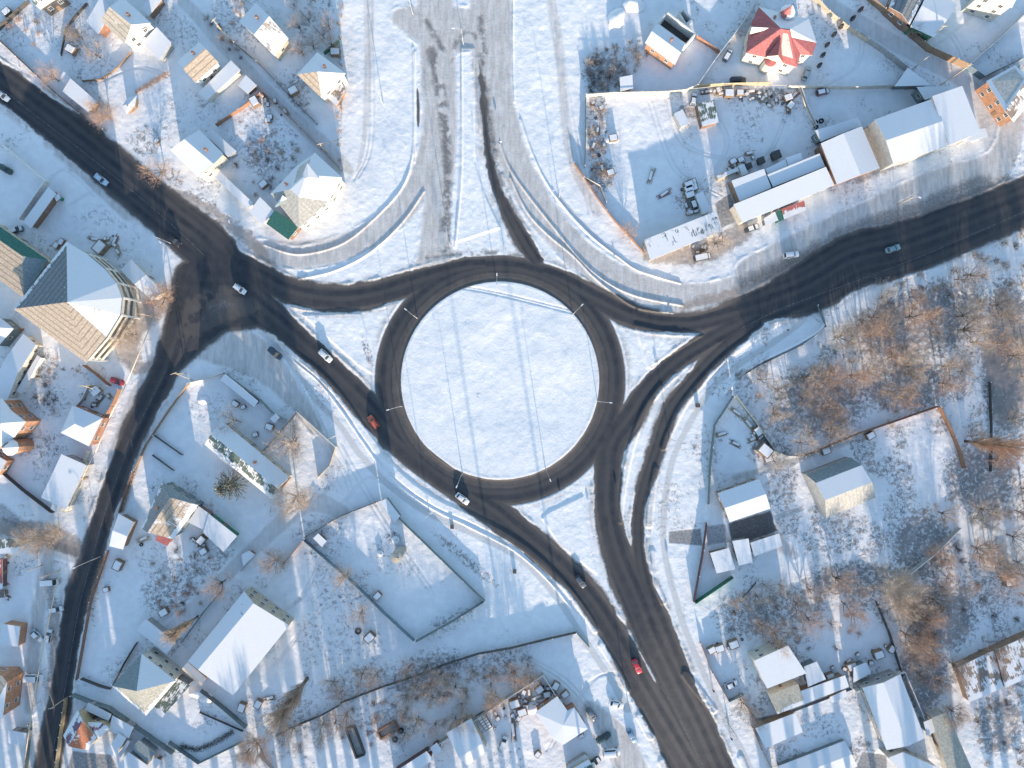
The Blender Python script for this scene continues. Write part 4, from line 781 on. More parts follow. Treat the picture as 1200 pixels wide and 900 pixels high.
# ---------------------------------------------------------------- vehicles
def carpaint(c): 
    k='paint_%.2f_%.2f_%.2f'%c
    if k in MATS: return MATS[k]
    t=NT('car_paint'); n=t.noise(2.5,3); t.col(t.mix(t.math('MULTIPLY',t.step(n,.5,.75),.25),c,tuple(x*.6+.12 for x in c))); t.ro(.35); t.b.inputs['Coat Weight'].default_value=.4; t.b.inputs['Metallic'].default_value=.1; MATS[k]=t.m; return t.m
_car={}
def carmesh(c,kind,snowy):
    k=(c,kind,snowy)
    if k in _car: return _car[k]
    L,Wd,Ht,r0,r1,w0,w1={'sedan':(4.5,1.76,1.46,-1.25,.30,-1.72,1.00),'hatch':(4.1,1.72,1.52,-1.70,.30,-1.98,.98),'suv':(4.7,1.86,1.78,-1.85,.45,-2.15,1.15),'van':(5.2,1.95,2.2,-2.35,1.25,-2.5,1.75)}[kind]
    P=carpaint(c); hl=L/2; bel=.86 if kind!='van' else 1.15; 
    st=[(-hl,.42,bel-.20,.72),(-hl+.12,.30,bel-.03,.84),(-hl+.6,.24,bel+.0,.97),(-hl*.45,.22,bel+.02,1),(0,.22,bel+.0,1),(hl*.42,.22,bel-.02,1),(hl-.75,.24,bel-.10,.97),(hl-.2,.28,bel-.22,.86),(hl,.40,bel-.34,.70)]
    m=MB(); V=[];F=[]; ns=10
    for x,zb,zt,w in st:
        hw=Wd/2*w; ring=[(-hw*.92,zb),(-hw,zb+.16),(-hw,zt-.16),(-hw*.93,zt-.04),(-hw*.72,zt+.02),(hw*.72,zt+.02),(hw*.93,zt-.04),(hw,zt-.16),(hw,zb+.16),(hw*.92,zb)]
        V+=[(x,y,z) for y,z in ring]
    for i in range(len(st)-1):
        for j in range(ns): a=i*ns+j;b=i*ns+(j+1)%ns; F.append((a,b,b+ns,a+ns))
    F.append(tuple(range(ns))[::-1]); F.append(tuple(range((len(st)-1)*ns,len(st)*ns)))
    m.quadgrid(V,[f[::-1] for f in F])
    hb=Wd/2*.90; ht=Wd/2*(.72 if kind!='van' else .84); zt=bel-.02
    cb=[(w0,-hb,zt),(w1,-hb,zt),(w1,hb,zt),(w0,hb,zt),(r0,-ht,Ht-.05),(r1,-ht,Ht-.05),(r1,ht,Ht-.05),(r0,ht,Ht-.05),(r0+.25,-ht*.86,Ht),(r1-.25,-ht*.86,Ht),(r1-.25,ht*.86,Ht),(r0+.25,ht*.86,Ht)]
    m.quadgrid(cb,[(0,1,5,4),(1,2,6,5),(2,3,7,6),(3,0,4,7),(4,5,9,8),(5,6,10,9),(6,7,11,10),(7,4,8,11),(8,9,10,11)])
    body=m.mesh('body',[P],True)
    try: body.set_sharp_from_angle(angle=R(38))
    except Exception: pass
    def panel(q,k=.86,off=.018):
        q=[Vector(cb[i]) for i in q]; c_=sum(q,Vector((0,0,0)))/4; n=(q[1]-q[0]).cross(q[2]-q[1]).normalized()
        return [c_+(p-c_)*k+n*off for p in q]
    G=glassm(); parts={}
    a=MB(); a.poly(panel((1,2,6,5),.90)); parts['windshield']=a.mesh('windshield',[G])
    a=MB(); a.poly(panel((3,0,4,7),.86)); parts['rear_window']=a.mesh('rear_window',[G])
    a=MB(); a.poly(panel((0,1,5,4),.82)); parts['side_window']=a.mesh('side_window',[G]); 
    a=MB(); a.poly(panel((2,3,7,6),.82)); parts['side_window2']=a.mesh('side_window',[G])
    w=MB(); w.tube((0,-.1,0),(0,.1,0),.32,n=14); tyre=w.mesh('tyre',[plain('rubber',(.03,.03,.03),.9)]); w=MB(); w.tube((0,-.115,0),(0,.115,0),.19,n=10); rim=w.mesh('rim',[plain('steel',(.5,.5,.5),.35,metal=.8)])
    h=MB(); h.box((0,0,0),(.10,.34,.13)); hd=h.mesh('headlight',[plain('lamp_glass',(.75,.75,.72),.2)]); h=MB(); h.box((0,0,0),(.08,.30,.14)); tl=h.mesh('taillight',[plain('tail_red',(.45,.03,.03),.3)])
    mi=MB(); mi.box((0,0,0),(.12,.2,.13)); mir=mi.mesh('mirror',[P])
    sn=None
    if snowy:
        s=MB(); s.prism([(r0+.05,-ht*.95),(r1-.05,-ht*.95),(r1-.05,ht*.95),(r0+.05,ht*.95)],Ht-.03,Ht+.12); s.prism([(w1+.05,-hb*.85),(hl-.35,-hb*.75),(hl-.35,hb*.75),(w1+.05,hb*.85)],bel-.22,bel+.08)
        if w0+hl>.6: s.prism([(-hl+.15,-hb*.8),(w0-.05,-hb*.8),(w0-.05,hb*.8),(-hl+.15,hb*.8)],bel-.1,bel+.1)
        sn=s.mesh('snow_cap',[snowm()])
    _car[k]=(body,parts,tyre,rim,hd,tl,mir,sn,(L,Wd,Ht,w1,hl,bel)); return _car[k]
def car(label,x,y,ang,c,kind='sedan',snowy=False,name='car',cat='car',group=None,z=.03):
    """ang: heading in map degrees, 0 = right, 90 = up"""
    body,parts,tyre,rim,hd,tl,mir,sn,(L,Wd,Ht,w1,hl,bel)=carmesh(c,kind,snowy)
    p=M(x,y,0); r=empty(name,(p.x,p.y,z),label,cat,group,R(ang)); link('body',body,r)
    for k,me in parts.items(): link(k.replace('2',''),me,r)
    for sx in (-1,1):
        for sy in (-1,1):
            w=empty('wheel',(sx*hl*.60,sy*(Wd/2-.09),.32)); w.parent=r; link('tyre',tyre,w); link('rim',rim,w)
    for sy in (-1,1):
        link('headlight',hd,r,(hl-.06,sy*Wd*.31,bel-.40)); link('taillight',tl,r,(-hl+.05,sy*Wd*.31,bel-.22)); link('mirror',mir,r,(w1-.15,sy*(Wd/2+.06),bel+.05))
    if sn: link('snow_cap',sn,r)
    return r
W_=(.74,.75,.76); 
CARS=[
('silver saloon at the left edge of the upper left main road',5,113,-38,(.45,.52,.6),'sedan',0),
('pale blue saloon driving down the upper left main road',120,211,-38,(.50,.62,.72),'sedan',0),
('black saloon nosing out at the bend before the junction',205,282,-40,(.03,.035,.045),'sedan',0),
('white hatchback in the middle of the left junction',282,339,-35,W_,'hatch',0),
('white estate car on the lane into the roundabout from the left',382,417,-43,W_,'suv',0),
('dark snow dusted car parked off the kerb beside the footpath',323,414,-40,(.05,.07,.10),'suv',0),
('orange red hatchback entering the roundabout on the left',438,494,128,(.62,.13,.07),'hatch',0),
('white saloon at the lower left rim of the roundabout',542,584,-38,W_,'sedan',0),
('white topped dark car leaving the roundabout down the lower road',680,681,-52,(.10,.12,.14),'hatch',0),
('bright red saloon on the lower right road',746,780,-65,(.62,.04,.06),'sedan',0),
('white car at the upper kerb of the east road shadow edge',926,299,8,W_,'suv',0),
('teal grey saloon on the dark east road',1045,292,18,(.20,.32,.36),'sedan',0),
('dark green car parked in the left edge yard',8,199,-30,(.06,.10,.08),'sedan',0),
('dark red car parked at the kerb under the orange pipe',139,447,-20,(.36,.04,.06),'hatch',0),
('silver blue car parked among the poles at the lower left roadside',45,744,-45,(.45,.55,.6),'sedan',1),
('white van backed up under the pale pipe at the lower left',42,793,-2,W_,'van',0),
('grey van parked at the kerb end of the pale pipe',62,681,4,(.30,.34,.36),'van',1),
('small snow covered car at the left roadside below the pale pipe elbow',68,713,10,(.4,.42,.44),'hatch',1),
('small snow covered car beside the silver blue one at the lower left roadside',59,744,80,(.45,.45,.47),'hatch',1),
('white saloon crossing the car park entrance at the bottom',722,824,-18,W_,'sedan',0),
('slate grey saloon in the upper row of the bottom car park',693,836,-55,(.16,.19,.22),'sedan',0),
('dark green estate parked in the middle of the bottom car park',707,863,28,(.03,.07,.07),'suv',0),
('white van beside the dark green edged roof',716,880,4,W_,'van',0),
('blue car with a brown windscreen by the kerb island of the car park',740,861,-60,(.20,.33,.48),'sedan',0),
('white roofed dark car tucked by the fence at the bottom of the car park',695,892,30,(.08,.10,.12),'suv',1),
('snow covered car outlined on the parking plot at the lower right',856,801,22,(.5,.52,.54),'sedan',1),
('black off-roader at the gate wall of the red mansion',864,95,2,(.05,.055,.06),'suv',0),
('silver saloon in front of the red mansion steps',944,87,68,(.42,.45,.45),'sedan',0),
('dusky red car hugging the orange lit fence',963,109,14,(.28,.10,.12),'hatch',1),
('old snow capped car sunk in the scrap pile at the top of the scrap yard',852,66,60,(.10,.16,.2),'hatch',1),
('blue grey snow covered car between the fan roof and its neighbours',21,270,20,(.10,.18,.2),'hatch',1),
('wrecked pickup shape in snow at the side of the pallet rows',813,243,-70,(.2,.22,.24),'hatch',1),
]
for lab,x,y,a,c,k,s in CARS: car(lab,x,y,a,c,k,bool(s))
# lorry trailer boxes
# ---------------------------------------------------------------- trees
def twigmat(key,a,b):
    if key in MATS: return MATS[key]
    t=NT(key); n=t.noise(1.7,3,.7); t.col(t.mix(t.step(n,.3,.7),a,b)); t.ro(.85); t.b.inputs['Specular IOR Level'].default_value=.1; MATS[key]=t.m; return t.m
TW={'brown':twigmat('twig_brown',(.30,.23,.185),(.52,.42,.35)),'orange':twigmat('twig_orange',(.34,.22,.155),(.56,.40,.31)),'grey':twigmat('twig_grey',(.22,.19,.17),(.42,.36,.31)),'dark':twigmat('twig_dark',(.05,.045,.04),(.13,.11,.095)),'tan':twigmat('twig_tan',(.38,.30,.235),(.62,.50,.40)),
    'bark':twigmat('bark',(.10,.075,.055),(.22,.17,.13)),'pale':twigmat('bark_pale',(.40,.37,.33),(.60,.56,.50)),'pine':twigmat('needles',(.035,.05,.035),(.09,.10,.07)),'rime':twigmat('rime',(.45,.42,.35),(.72,.70,.64))}
def rv(rn): 
    while True:
        v=Vector((rn.uniform(-1,1),rn.uniform(-1,1),rn.uniform(-1,1)))
        if .1<v.length<1: return v.normalized()
def blade(mb,p,d,L,w,rn,m=0):
    s=d.cross(rv(rn)); 
    if s.length<1e-3: return
    s=s.normalized()*w/2; q=p+d*L; mid=p+d*L*.5+rv(rn)*L*.06
    mb.poly([p-s,mid-s*.8,q-s*.2,mid+s*.8],m)
def tree_protos():
    out={}
    def bare(seed,h,rad,limbs=7,subs=6,tw=9,w=.045,tk=.22,start=.22,up=.5):
        rn=random.Random(seed); T=MB(); C=MB(); th=h*start
        top=Vector((rn.uniform(-.3,.3),rn.uniform(-.3,.3),th)); T.tube((0,0,-.4),top,tk,tk*.75,7)
        for i in range(limbs):
            az=2*math.pi*(i+rn.uniform(-.3,.3))/limbs; el=rn.uniform(.35,1.15) if i else 1.5
            d=Vector((math.cos(az)*math.cos(el),math.sin(az)*math.cos(el),math.sin(el)))
            L=(rad*math.cos(el)**.6+(h-th)*math.sin(el)*.0+ (h-th)*.0); L=1/max(math.cos(el)/rad,math.sin(el)/(h-th))*rn.uniform(.62,.8)
            p=top+Vector((0,0,rn.uniform(-.1,.25)*th)); pts=[p]; dd=d
            for s in range(3):
                dd=(dd+rv(rn)*.22+Vector((0,0,.08))).normalized(); pts.append(pts[-1]+dd*L/3)
            for s in range(3): T.tube(pts[s],pts[s+1],tk*.5*(1-.27*s),tk*.5*(1-.27*(s+1)),5)
            for j in range(subs):
                t=rn.uniform(.3,1)*3; s=min(2,int(t)); q=pts[s]+(pts[s+1]-pts[s])*(t-s)
                sd=((pts[s+1]-pts[s]).normalized()*.7+rv(rn)*.8+Vector((0,0,.25))).normalized(); sl_=L*rn.uniform(.35,.6); e=q+sd*sl_; 
                C.tube(q,e,tk*.16,tk*.07,3,cap=False)
                for k in range(tw):
                    u=rn.uniform(.2,1.0); b=q+(e-q)*u; td=(sd*.6+rv(rn)*.9+Vector((0,0,.2))).normalized(); bl=sl_*rn.uniform(.35,.75)
                    blade(C,b,td,bl,w,rn)
                    for k2 in range(3):
                        b2=b+td*bl*rn.uniform(.3,.9); blade(C,b2,(td+rv(rn)*.8).normalized(),bl*.55,w*.8,rn)
        return T,C
    for i in range(5): out['bare%d'%i]=bare(10+i,8.5,4.4+.4*(i%3),8+i%3,8,10,.038)
    for i in range(3): out['big%d'%i]=bare(30+i,12.0,7.4,11,12,14,.050,.32)
    for i in range(4):
        rn=random.Random(50+i); T=MB(); C=MB(); T.tube((0,0,-.2),(0,0,.25),.08,.06,5)
        for k in range(16):
            az=rn.uniform(0,6.28); el=rn.uniform(.5,1.35); d=Vector((math.cos(az)*math.cos(el),math.sin(az)*math.cos(el),math.sin(el))); L=rn.uniform(1.0,1.9); C.tube((0,0,0),d*L*.6,.03,.015,3,cap=False)
            for j in range(16): 
                b=d*L*rn.uniform(.3,.9)+rv(rn)*.15; blade(C,b,(d+rv(rn)*.9).normalized(),rn.uniform(.4,.9),.05,rn)
        out['shrub%d'%i]=(T,C)
    # fan of upright poplar stems
    for i,(h,r) in enumerate(((33,5.0),(18,2.2),(27,5.0))):
        rn=random.Random(70+i); T=MB(); C=MB(); T.tube((0,0,-.5),(0,0,h*.5),.55*h/33,.32*h/33,8); T.tube((0,0,h*.5),(0,0,h*.9),.32*h/33,.06,6)
        for k in range(int(300*h/33)):
            z=h*rn.uniform(.05,.72); az=rn.uniform(0,6.28); L=rn.uniform(.18,.32)*h; fr=.35+.65*min(1,(z+L*.5)/h*1.3); out_=r*fr*rn.uniform(.25,1)
            p=Vector((math.cos(az)*.2,math.sin(az)*.2,z)); e=Vector((math.cos(az)*out_,math.sin(az)*out_,min(h,z+L))); C.tube(p,e,.06,.02,3,cap=False)
            d=(e-p).normalized()
            for j in range(26):
                u=rn.uniform(.3,1); b=p+(e-p)*u; blade(C,b,(d+rv(rn)*.45+Vector((0,0,.5))).normalized(),rn.uniform(.8,2.0),.055,rn)
        out['poplar%d'%i]=(T,C)
    # frosted pine
    rn=random.Random(90); T=MB(); C=MB(); T.tube((0,0,-.4),(0,0,12),.3,.05,7)
    for k in range(190):
        z=rn.uniform(1.2,11.6); az=rn.uniform(0,6.28); L=5.4*(1-(z/12.6))**.75*rn.uniform(.75,1.05)+.4; d=Vector((math.cos(az),math.sin(az),rn.uniform(-.05,.30))).normalized(); p=Vector((0,0,z)); e=p+d*L; C.tube(p,e,.05,.02,3,cap=False,m=0)
        for j in range(34):
            u=rn.uniform(.25,1.03); b=p+(e-p)*u; blade(C,b,(d+rv(rn)*.55).normalized(),rn.uniform(.35,.75),.10,rn,1 if rn.random()<.40 and u>.45 else 0)
    out['pine']=(T,C)
    rn=random.Random(95); T=MB(); C=MB(); T.tube((0,0,-.2),(0,0,.5),.1,.1,6)
    for k in range(900):
        z=rn.uniform(.2,3.4); az=rn.uniform(0,6.28); rr=.62*math.sin(math.pi*min(1,(z+.5)/4.0))**.7*rn.uniform(.5,1); p=Vector((math.cos(az)*rr,math.sin(az)*rr,z)); blade(C,p,(Vector((math.cos(az)*.4,math.sin(az)*.4,.8))+rv(rn)*.5).normalized(),.35,.12,rn)
    out['cypress']=(T,C)
    return out
PR=tree_protos(); PM_={}
def pmesh(k,col,bark='bark'):
    key=(k,col,bark)
    if key not in PM_:
        T,C=PR[k]; mats=[TW['pine'],TW['rime']] if k=='pine' else [TW[col]]
        PM_[key]=(T.mesh('trunk',[TW[bark]],True),C.mesh('crown',mats))
    return PM_[key]
TR=random.Random(7)
def tree(label,x,y,k,col='brown',sc=1.0,cat='tree',name='bare_tree',group=None,bark='bark',zs=None):
    T,C=pmesh(k,col,bark); p=M(x,y,0); r=empty(name,(p.x,p.y,-.05),label,cat,group,TR.uniform(0,6.28)); s=sc; r.scale=(s,s,s*(zs or 1))
    link('trunk',T,r); link('crown',C,r); return r
BT=[
('great upright poplar with a grey brown fan of branches above the bottom bushes',360,795,'poplar0','grey',1.0,'tree','poplar'),
('tall orange lit poplar leaning out over the right hand scrub',1131,517,'poplar2','orange',1.0,'tree','poplar'),
('slim rust coloured poplar by the teal lane fence above the warehouse',232,722,'poplar1','tan',1.1,'tree','poplar'),
('big spiky pine white with rime beside the glowing tan roof',277,566,'pine','pine',1.0,'pine tree','pine_tree'),
('broad bare tree filling the walled orchard',347,517,'big0','tan',.92,'tree','bare_tree'),
('broad bare tree just outside the lower wall of the orchard',349,580,'big1','tan',.85,'tree','bare_tree'),
('round grey bare tree between the L shaped house and the teal store',277,492,'bare0','grey',.95,'tree','bare_tree'),
('drooping bare tree at the wall corner by the guard hut lane',326,655,'big2','brown',.66,'tree','bare_tree'),
('orange tinged bare tree above the warehouse lane',264,680,'bare1','orange',.95,'tree','bare_tree'),
('golden brown bush tree under the fan roof junction corner',196,350,'big1','orange',.62,'tree','bare_tree'),
('brown bare tree on the pavement below the curved balconies',160,392,'big2','tan',.7,'tree','bare_tree'),
('sandy bare tree over the side street mouth by the left road',52,628,'big0','tan',.75,'tree','bare_tree'),
('sandy bare tree beside the tall pipe at the left side street',70,622,'big1','tan',.6,'tree','bare_tree'),
('large orange bush at the kerb of the upper left road',131,140,'big2','orange',.62,'tree','bare_tree'),
('orange brown tree near the end of the roadside garage',69,95,'bare2','orange',.9,'tree','bare_tree'),
('bare orange bush tree by the green trimmed cream front',194,203,'bare3','orange',1.0,'tree','bare_tree'),
('dark tipped twin tree in the fenced top left garden, left one',87,45,'bare4','grey',.6,'tree','bare_tree'),
('dark tipped twin tree in the fenced top left garden, right one',97,46,'bare1','grey',.65,'tree','bare_tree'),
('fine twigged tree in the cream house garden',118,68,'bare0','brown',.8,'tree','bare_tree'),
('white limbed old tree standing out of the right hand scrub',1035,680,'big0','tan',.95,'tree','bare_tree'),
('wide tan tree right of the white limbed one',1050,692,'big1','tan',.9,'tree','bare_tree'),
('orange crowned tree beside the collapsed greenhouse corner',1110,828,'big2','orange',.62,'tree','bare_tree'),
('low orange tree behind the collapsed greenhouse',1160,765,'bare2','orange',.8,'tree','bare_tree'),
('pale spreading tree at the path end above the right hand scrub',978,395,'big2','tan',.7,'tree','bare_tree'),
('reddish bush tree over the front wall by the long metal shed',838,286,'bare3','tan',1.05,'tree','bare_tree'),
('rusty shrub tree at the scrap yard fence bend',736,274,'bare4','orange',.7,'tree','bare_tree'),
('tan bare tree at the lower end of the empty lot wall',425,715,'bare2','brown',.9,'tree','bare_tree'),
('leafless tree with orange twigs at the wall corner of the empty lot',408,672,'bare1','tan',.85,'tree','bare_tree'),
('dark red bush tree beside the snow topped front of the pale barn',1080,750,'bare0','orange',.9,'tree','bare_tree'),
('upright brown tree at the foot of the great poplar',305,868,'big1','orange',.7,'tree','bare_tree'),
('spreading grey tree left of the upright brown one under the poplar',292,878,'big0','tan',.55,'tree','bare_tree'),
('brown tree in front of the pillared fence at the top right street',1064,42,'bare3','dark',.7,'tree','bare_tree'),
('orange fir like bush between house and hangar yard wall',905,540,'bare4','tan',.6,'tree','bare_tree'),
('slim dark tree by the tan limbed scrub near the parking plot fence',868,820,'bare2','brown',.8,'tree','bare_tree'),
('red brown tree over the path by the white sloping shed',880,835,'bare1','grey',.7,'tree','bare_tree'),
]
for lab,x,y,k,c,s,cat,nm in BT: tree(lab,x,y,k,c,s,cat,nm,bark='pale' if 'white limbed' in lab else 'bark')
for i,(x,y) in enumerate([(983,34),(975,43),(967,55),(962,67),(958,79),(997,24),(1006,14)]):
    tree(['clipped cypress nearest the street pillars on the mansion drive','second clipped cypress down the mansion drive','middle clipped cypress of the mansion drive','fourth clipped cypress down the mansion drive','clipped cypress closest to the silver saloon','clipped cypress before the pillared fence','topmost clipped cypress at the pillared fence'][i],x,y,'cypress','dark',.8,'cypress','cypress','clipped cypresses along the mansion drive')
for i,(x,y) in enumerate([(47,442),(55,451),(58,462),(44,465),(53,470),(65,468)]): tree('round dark clipped shrub in the plot between the fan roof and the hipped house',x,y,'shrub%d'%(i%4),'dark',.95,'shrub','shrub','round shrubs in the left plot')
def inpoly(x,y,P):
    c=False
    for i in range(len(P)):
        (ax,ay),(bx,by)=P[i],P[(i+1)%len(P)]
        if (ay>y)!=(by>y) and x<(bx-ax)*(y-ay)/(by-ay)+ax: c=not c
    return c
def zone(poly,n,ks,cols,lab,group,smin,smax,mind=9,cat='tree',name='bare_tree',zs=None):
    xs=[p[0] for p in poly]; ys=[p[1] for p in poly]; done=[]; t=0
    while len(done)<n and t<n*60:
        t+=1; x=TR.uniform(min(xs),max(xs)); y=TR.uniform(min(ys),max(ys))
        if not inpoly(x,y,poly) or any(math.hypot(x-a,y-b)<mind for a,b in done): continue
        done.append((x,y)); tree(lab,x,y,TR.choice(ks),TR.choice(cols),TR.uniform(smin,smax),cat,name,group)
B5=['bare%d'%i for i in range(5)]; S4=['shrub%d'%i for i in range(4)]
zone([(1045,345),(1120,318),(1160,305),(1200,285),(1205,540),(1150,540),(1115,480),(1090,465),(1050,470)],25,B5,['brown','tan','tan','orange','brown'],'bare brown tree in the scrub woodland under the east road, right part','woodland trees under the east road, right part',.7,1.25,11)
zone([(885,440),(930,420),(975,400),(1010,350),(1045,345),(1050,470),(1000,500),(940,525),(912,520)],21,B5,['brown','tan','tan','orange'],'bare brown tree in the scrub woodland between the footpath and the hangar yard fence','woodland trees above the hangar yard fence',.7,1.2,10)
zone([(1070,605),(1130,580),(1200,570),(1205,700),(1130,690),(1090,690)],22,B5,['orange','brown','tan','grey'],'bare tree in the rusty scrub right of the concrete panel wall','trees right of the concrete panel wall',.6,1.15,12)
zone([(1045,700),(1095,700),(1110,760),(1120,790),(1080,800),(1060,770)],15,B5,['orange','brown','dark'],'bare tree in the rusty scrub above the pale barn','trees above the pale barn',.6,1.1,10)
zone([(835,705),(880,680),(960,670),(1010,680),(1000,730),(900,740),(850,745)],16,B5,['orange','tan','grey','brown'],'bare tree in the snowy thicket below the dark cleared yard','trees below the dark cleared yard',.5,1.1,13)
zone([(330,850),(400,835),(520,785),(620,765),(635,785),(560,835),(470,880),(440,840),(350,880)],34,B5,['orange','brown','grey','tan'],'bare tree in the bushy band behind the lower courtyard wall','trees behind the lower courtyard wall',.5,1.0,12)
zone([(380,800),(420,785),(500,760),(510,775),(450,797),(400,815)],7,B5,['orange','brown','grey'],'bare bush tree on the upper side of the long curved wall','trees above the long curved wall',.5,.8,13)
zone([(690,60),(740,50),(765,62),(725,105),(690,108),(682,80)],34,S4,['dark','brown','grey'],'dark shrub in the thicket above the cream yard wall','shrubs above the cream yard wall',.7,1.4,5,'shrub','shrub')
zone([(690,120),(712,125),(708,215),(690,205)],18,S4,['brown','grey','tan'],'shrub along the inside of the dark scrap yard fence','shrubs inside the scrap yard fence',.6,1.1,6,'shrub','shrub')
zone([(1010,345),(1200,270),(1205,330),(1050,420)],26,S4,['dark','grey','brown'],'dark shrub under the woodland trees by the east road','shrubs under the east road trees',.8,1.6,10,'shrub','shrub')
zone([(880,450),(1050,380),(1110,480),(930,525)],30,S4,['tan','brown','grey'],'shrub among the trees above the hangar yard fence','shrubs above the hangar yard fence',.8,1.5,10,'shrub','shrub')
zone([(180,660),(210,640),(250,650),(245,690),(215,720),(180,715)],20,S4,['dark','brown','grey','orange'],'shrub in the overgrown plot above the many windowed wall','shrubs in the overgrown plot',.6,1.2,8,'shrub','shrub')
zone([(285,165),(345,150),(355,185),(330,215),(300,230),(275,205)],18,S4,['dark','grey','orange'],'shrub in the garden between the two big upper left houses','shrubs between the upper left houses',.6,1.1,9,'shrub','shrub')
zone([(235,15),(275,45),(285,70),(265,60)],8,S4,['dark','grey','orange'],'shrub on the verge of the diagonal street','shrubs on the diagonal street verge',.6,1.2,8,'shrub','shrub')
zone([(275,0),(295,-8),(290,12),(272,30)],6,S4,['brown','grey'],'shrub behind the blue snowed gable','shrubs behind the blue snowed gable',.7,1.2,7,'shrub','shrub')
zone([(345,0),(390,0),(398,60),(380,60),(345,70)],9,B5,['grey','brown','orange'],'bare bush tree in the plot above the pyramid roofed house','trees above the pyramid roofed house',.4,.75,12)
zone([(395,0),(402,0),(402,190),(394,190)],14,S4,['orange','brown'],'shrub along the hedge line by the snowy bypass','shrubs by the snowy bypass',.5,.9,9,'shrub','shrub')
zone([(0,20),(40,10),(60,40),(30,60)],6,S4,['brown','grey','orange'],'shrub in the top left corner plot','shrubs in the top left corner',.6,1.2,10,'shrub','shrub')
zone([(840,700),(1000,690),(1010,760),(860,760)],20,S4,['dark','grey','brown'],'low shrub in the snowy thicket under the dark yard','shrubs under the dark yard',.6,1.1,11,'shrub','shrub')
zone([(1060,600),(1200,560),(1200,800),(1090,790)],30,S4,['dark','grey','brown','orange'],'low shrub in the rusty scrub at the right edge','shrubs at the right edge scrub',.6,1.4,11,'shrub','shrub')
zone([(1140,830),(1200,810),(1200,900),(1150,900)],12,S4,['dark','grey'],'low shrub in the lower right corner','shrubs in the lower right corner',.6,1.2,10,'shrub','shrub')
zone([(340,850),(630,765),(630,790),(460,880)],30,S4,['dark','grey','brown','orange'],'low shrub in the bushy band above the courtyard wall','shrubs above the courtyard wall',.6,1.2,9,'shrub','shrub')
zone([(40,400),(75,410),(110,440),(60,500),(40,470)],9,S4,['brown','dark','orange'],'low shrub in the plot under the fan shaped roof','shrubs under the fan roof',.5,1.0,9,'shrub','shrub')
zone([(205,680),(235,690),(240,720),(205,720)],5,S4,['orange','brown'],'shrub at the lane poplar','shrubs at the lane poplar',.6,1.0,8,'shrub','shrub')
# evergreen hedge
def hedge(label,pts,w,h,col='dark',name='hedge'):
    rn=random.Random(len(label)); W=[M(x,y,0) for x,y in pts]; c=W[0].copy(); r=empty(name,c,label,'hedge'); C=MB(); T=MB()
    for a,b in zip(W[:-1],W[1:]):
        L=(b-a).length; d=(b-a).normalized(); n=Vector((-d.y,d.x,0))
        for k in range(int(L*120)):
            p=a+d*rn.uniform(0,L)+n*rn.gauss(0,w*.28)-c; p.z=rn.uniform(0,h)*(.75+.25*math.sin(k)); blade(C,p,(rv(rn)+Vector((0,0,.5))).normalized(),.45,.11,rn)
        for k in range(int(L/1.5)): p=a+d*(k*1.5)-c; T.tube((p.x,p.y,-.2),(p.x,p.y,h*.7),.05,.03,4)
    T.build('stem',[TW['bark']],r); C.build('foliage',[TW[col]],r)
hedge('dark evergreen hedge curving round the vegetable plot at the bottom left',[(212,873),(232,878),(255,868),(274,856)],1.5,1.3,'pine')
hedge('brown dead hedge strip between the upper left yards and the garage shed',[(160,109),(178,98),(198,86)],1.3,1.0,'orange')
hedge('tangle of dead vines over the middle fence of the left road',[(160,547),(150,578),(143,600)],1.1,1.2,'tan')
hedge('tangle of dead vines over the lower fence of the left road',[(124,652),(114,682),(106,706)],1.3,1.4,'orange')
# ---------------------------------------------------------------- lamps, poles, signs
LM=plain('galvanised',(.42,.43,.43),.5,.1); LH=plain('lamp_head',(.75,.75,.74),.4,.05)
def lamp(label,x,y,ax,ay,h=9.5,arm=2.0,group=None):
    p=M(x,y,0); d=Vector((ax,-ay,0)).normalized(); r=empty('street_lamp',(p.x,p.y,0),label,'street lamp',group)
    m=MB(); m.tube((0,0,-.3),(0,0,h*.55),.11,.09,8); m.tube((0,0,h*.55),(0,0,h),.085,.06,8); m.tube((0,0,-.2),(0,0,.9),.15,.14,8); m.build('pole',[LM],r,smooth=True)
    m=MB(); m.tube((0,0,h-.05),(d.x*arm*.45,d.y*arm*.45,h+.35),.05,.045,6); m.tube((d.x*arm*.45,d.y*arm*.45,h+.35),(d.x*arm,d.y*arm,h+.42),.045,.04,6); m.build('arm',[LM],r)
    m=MB(); m.box((d.x*(arm+.3),d.y*(arm+.3),h+.42),(.8,.3,.14),0,math.atan2(d.y,d.x)); m.build('lamp_head',[LH],r)
for lab,x,y,ax,ay in [('upper left lamp on the rim of the roundabout island',489,373,-1,-.8),('lamp at the very top of the roundabout island',583,338,0,-1),('upper right lamp on the rim of the roundabout island',671,369,1,-1),('left lamp on the rim of the roundabout island',471,476,-1,.3),('right lamp on the rim of the roundabout island',700,470,1,.1),
    ('lower left lamp on the rim of the roundabout island',542,555,-.4,1),('lower right lamp on the rim of the roundabout island',639,548,.4,1)]: lamp(lab,x,y,ax,ay,8.5,2.4)
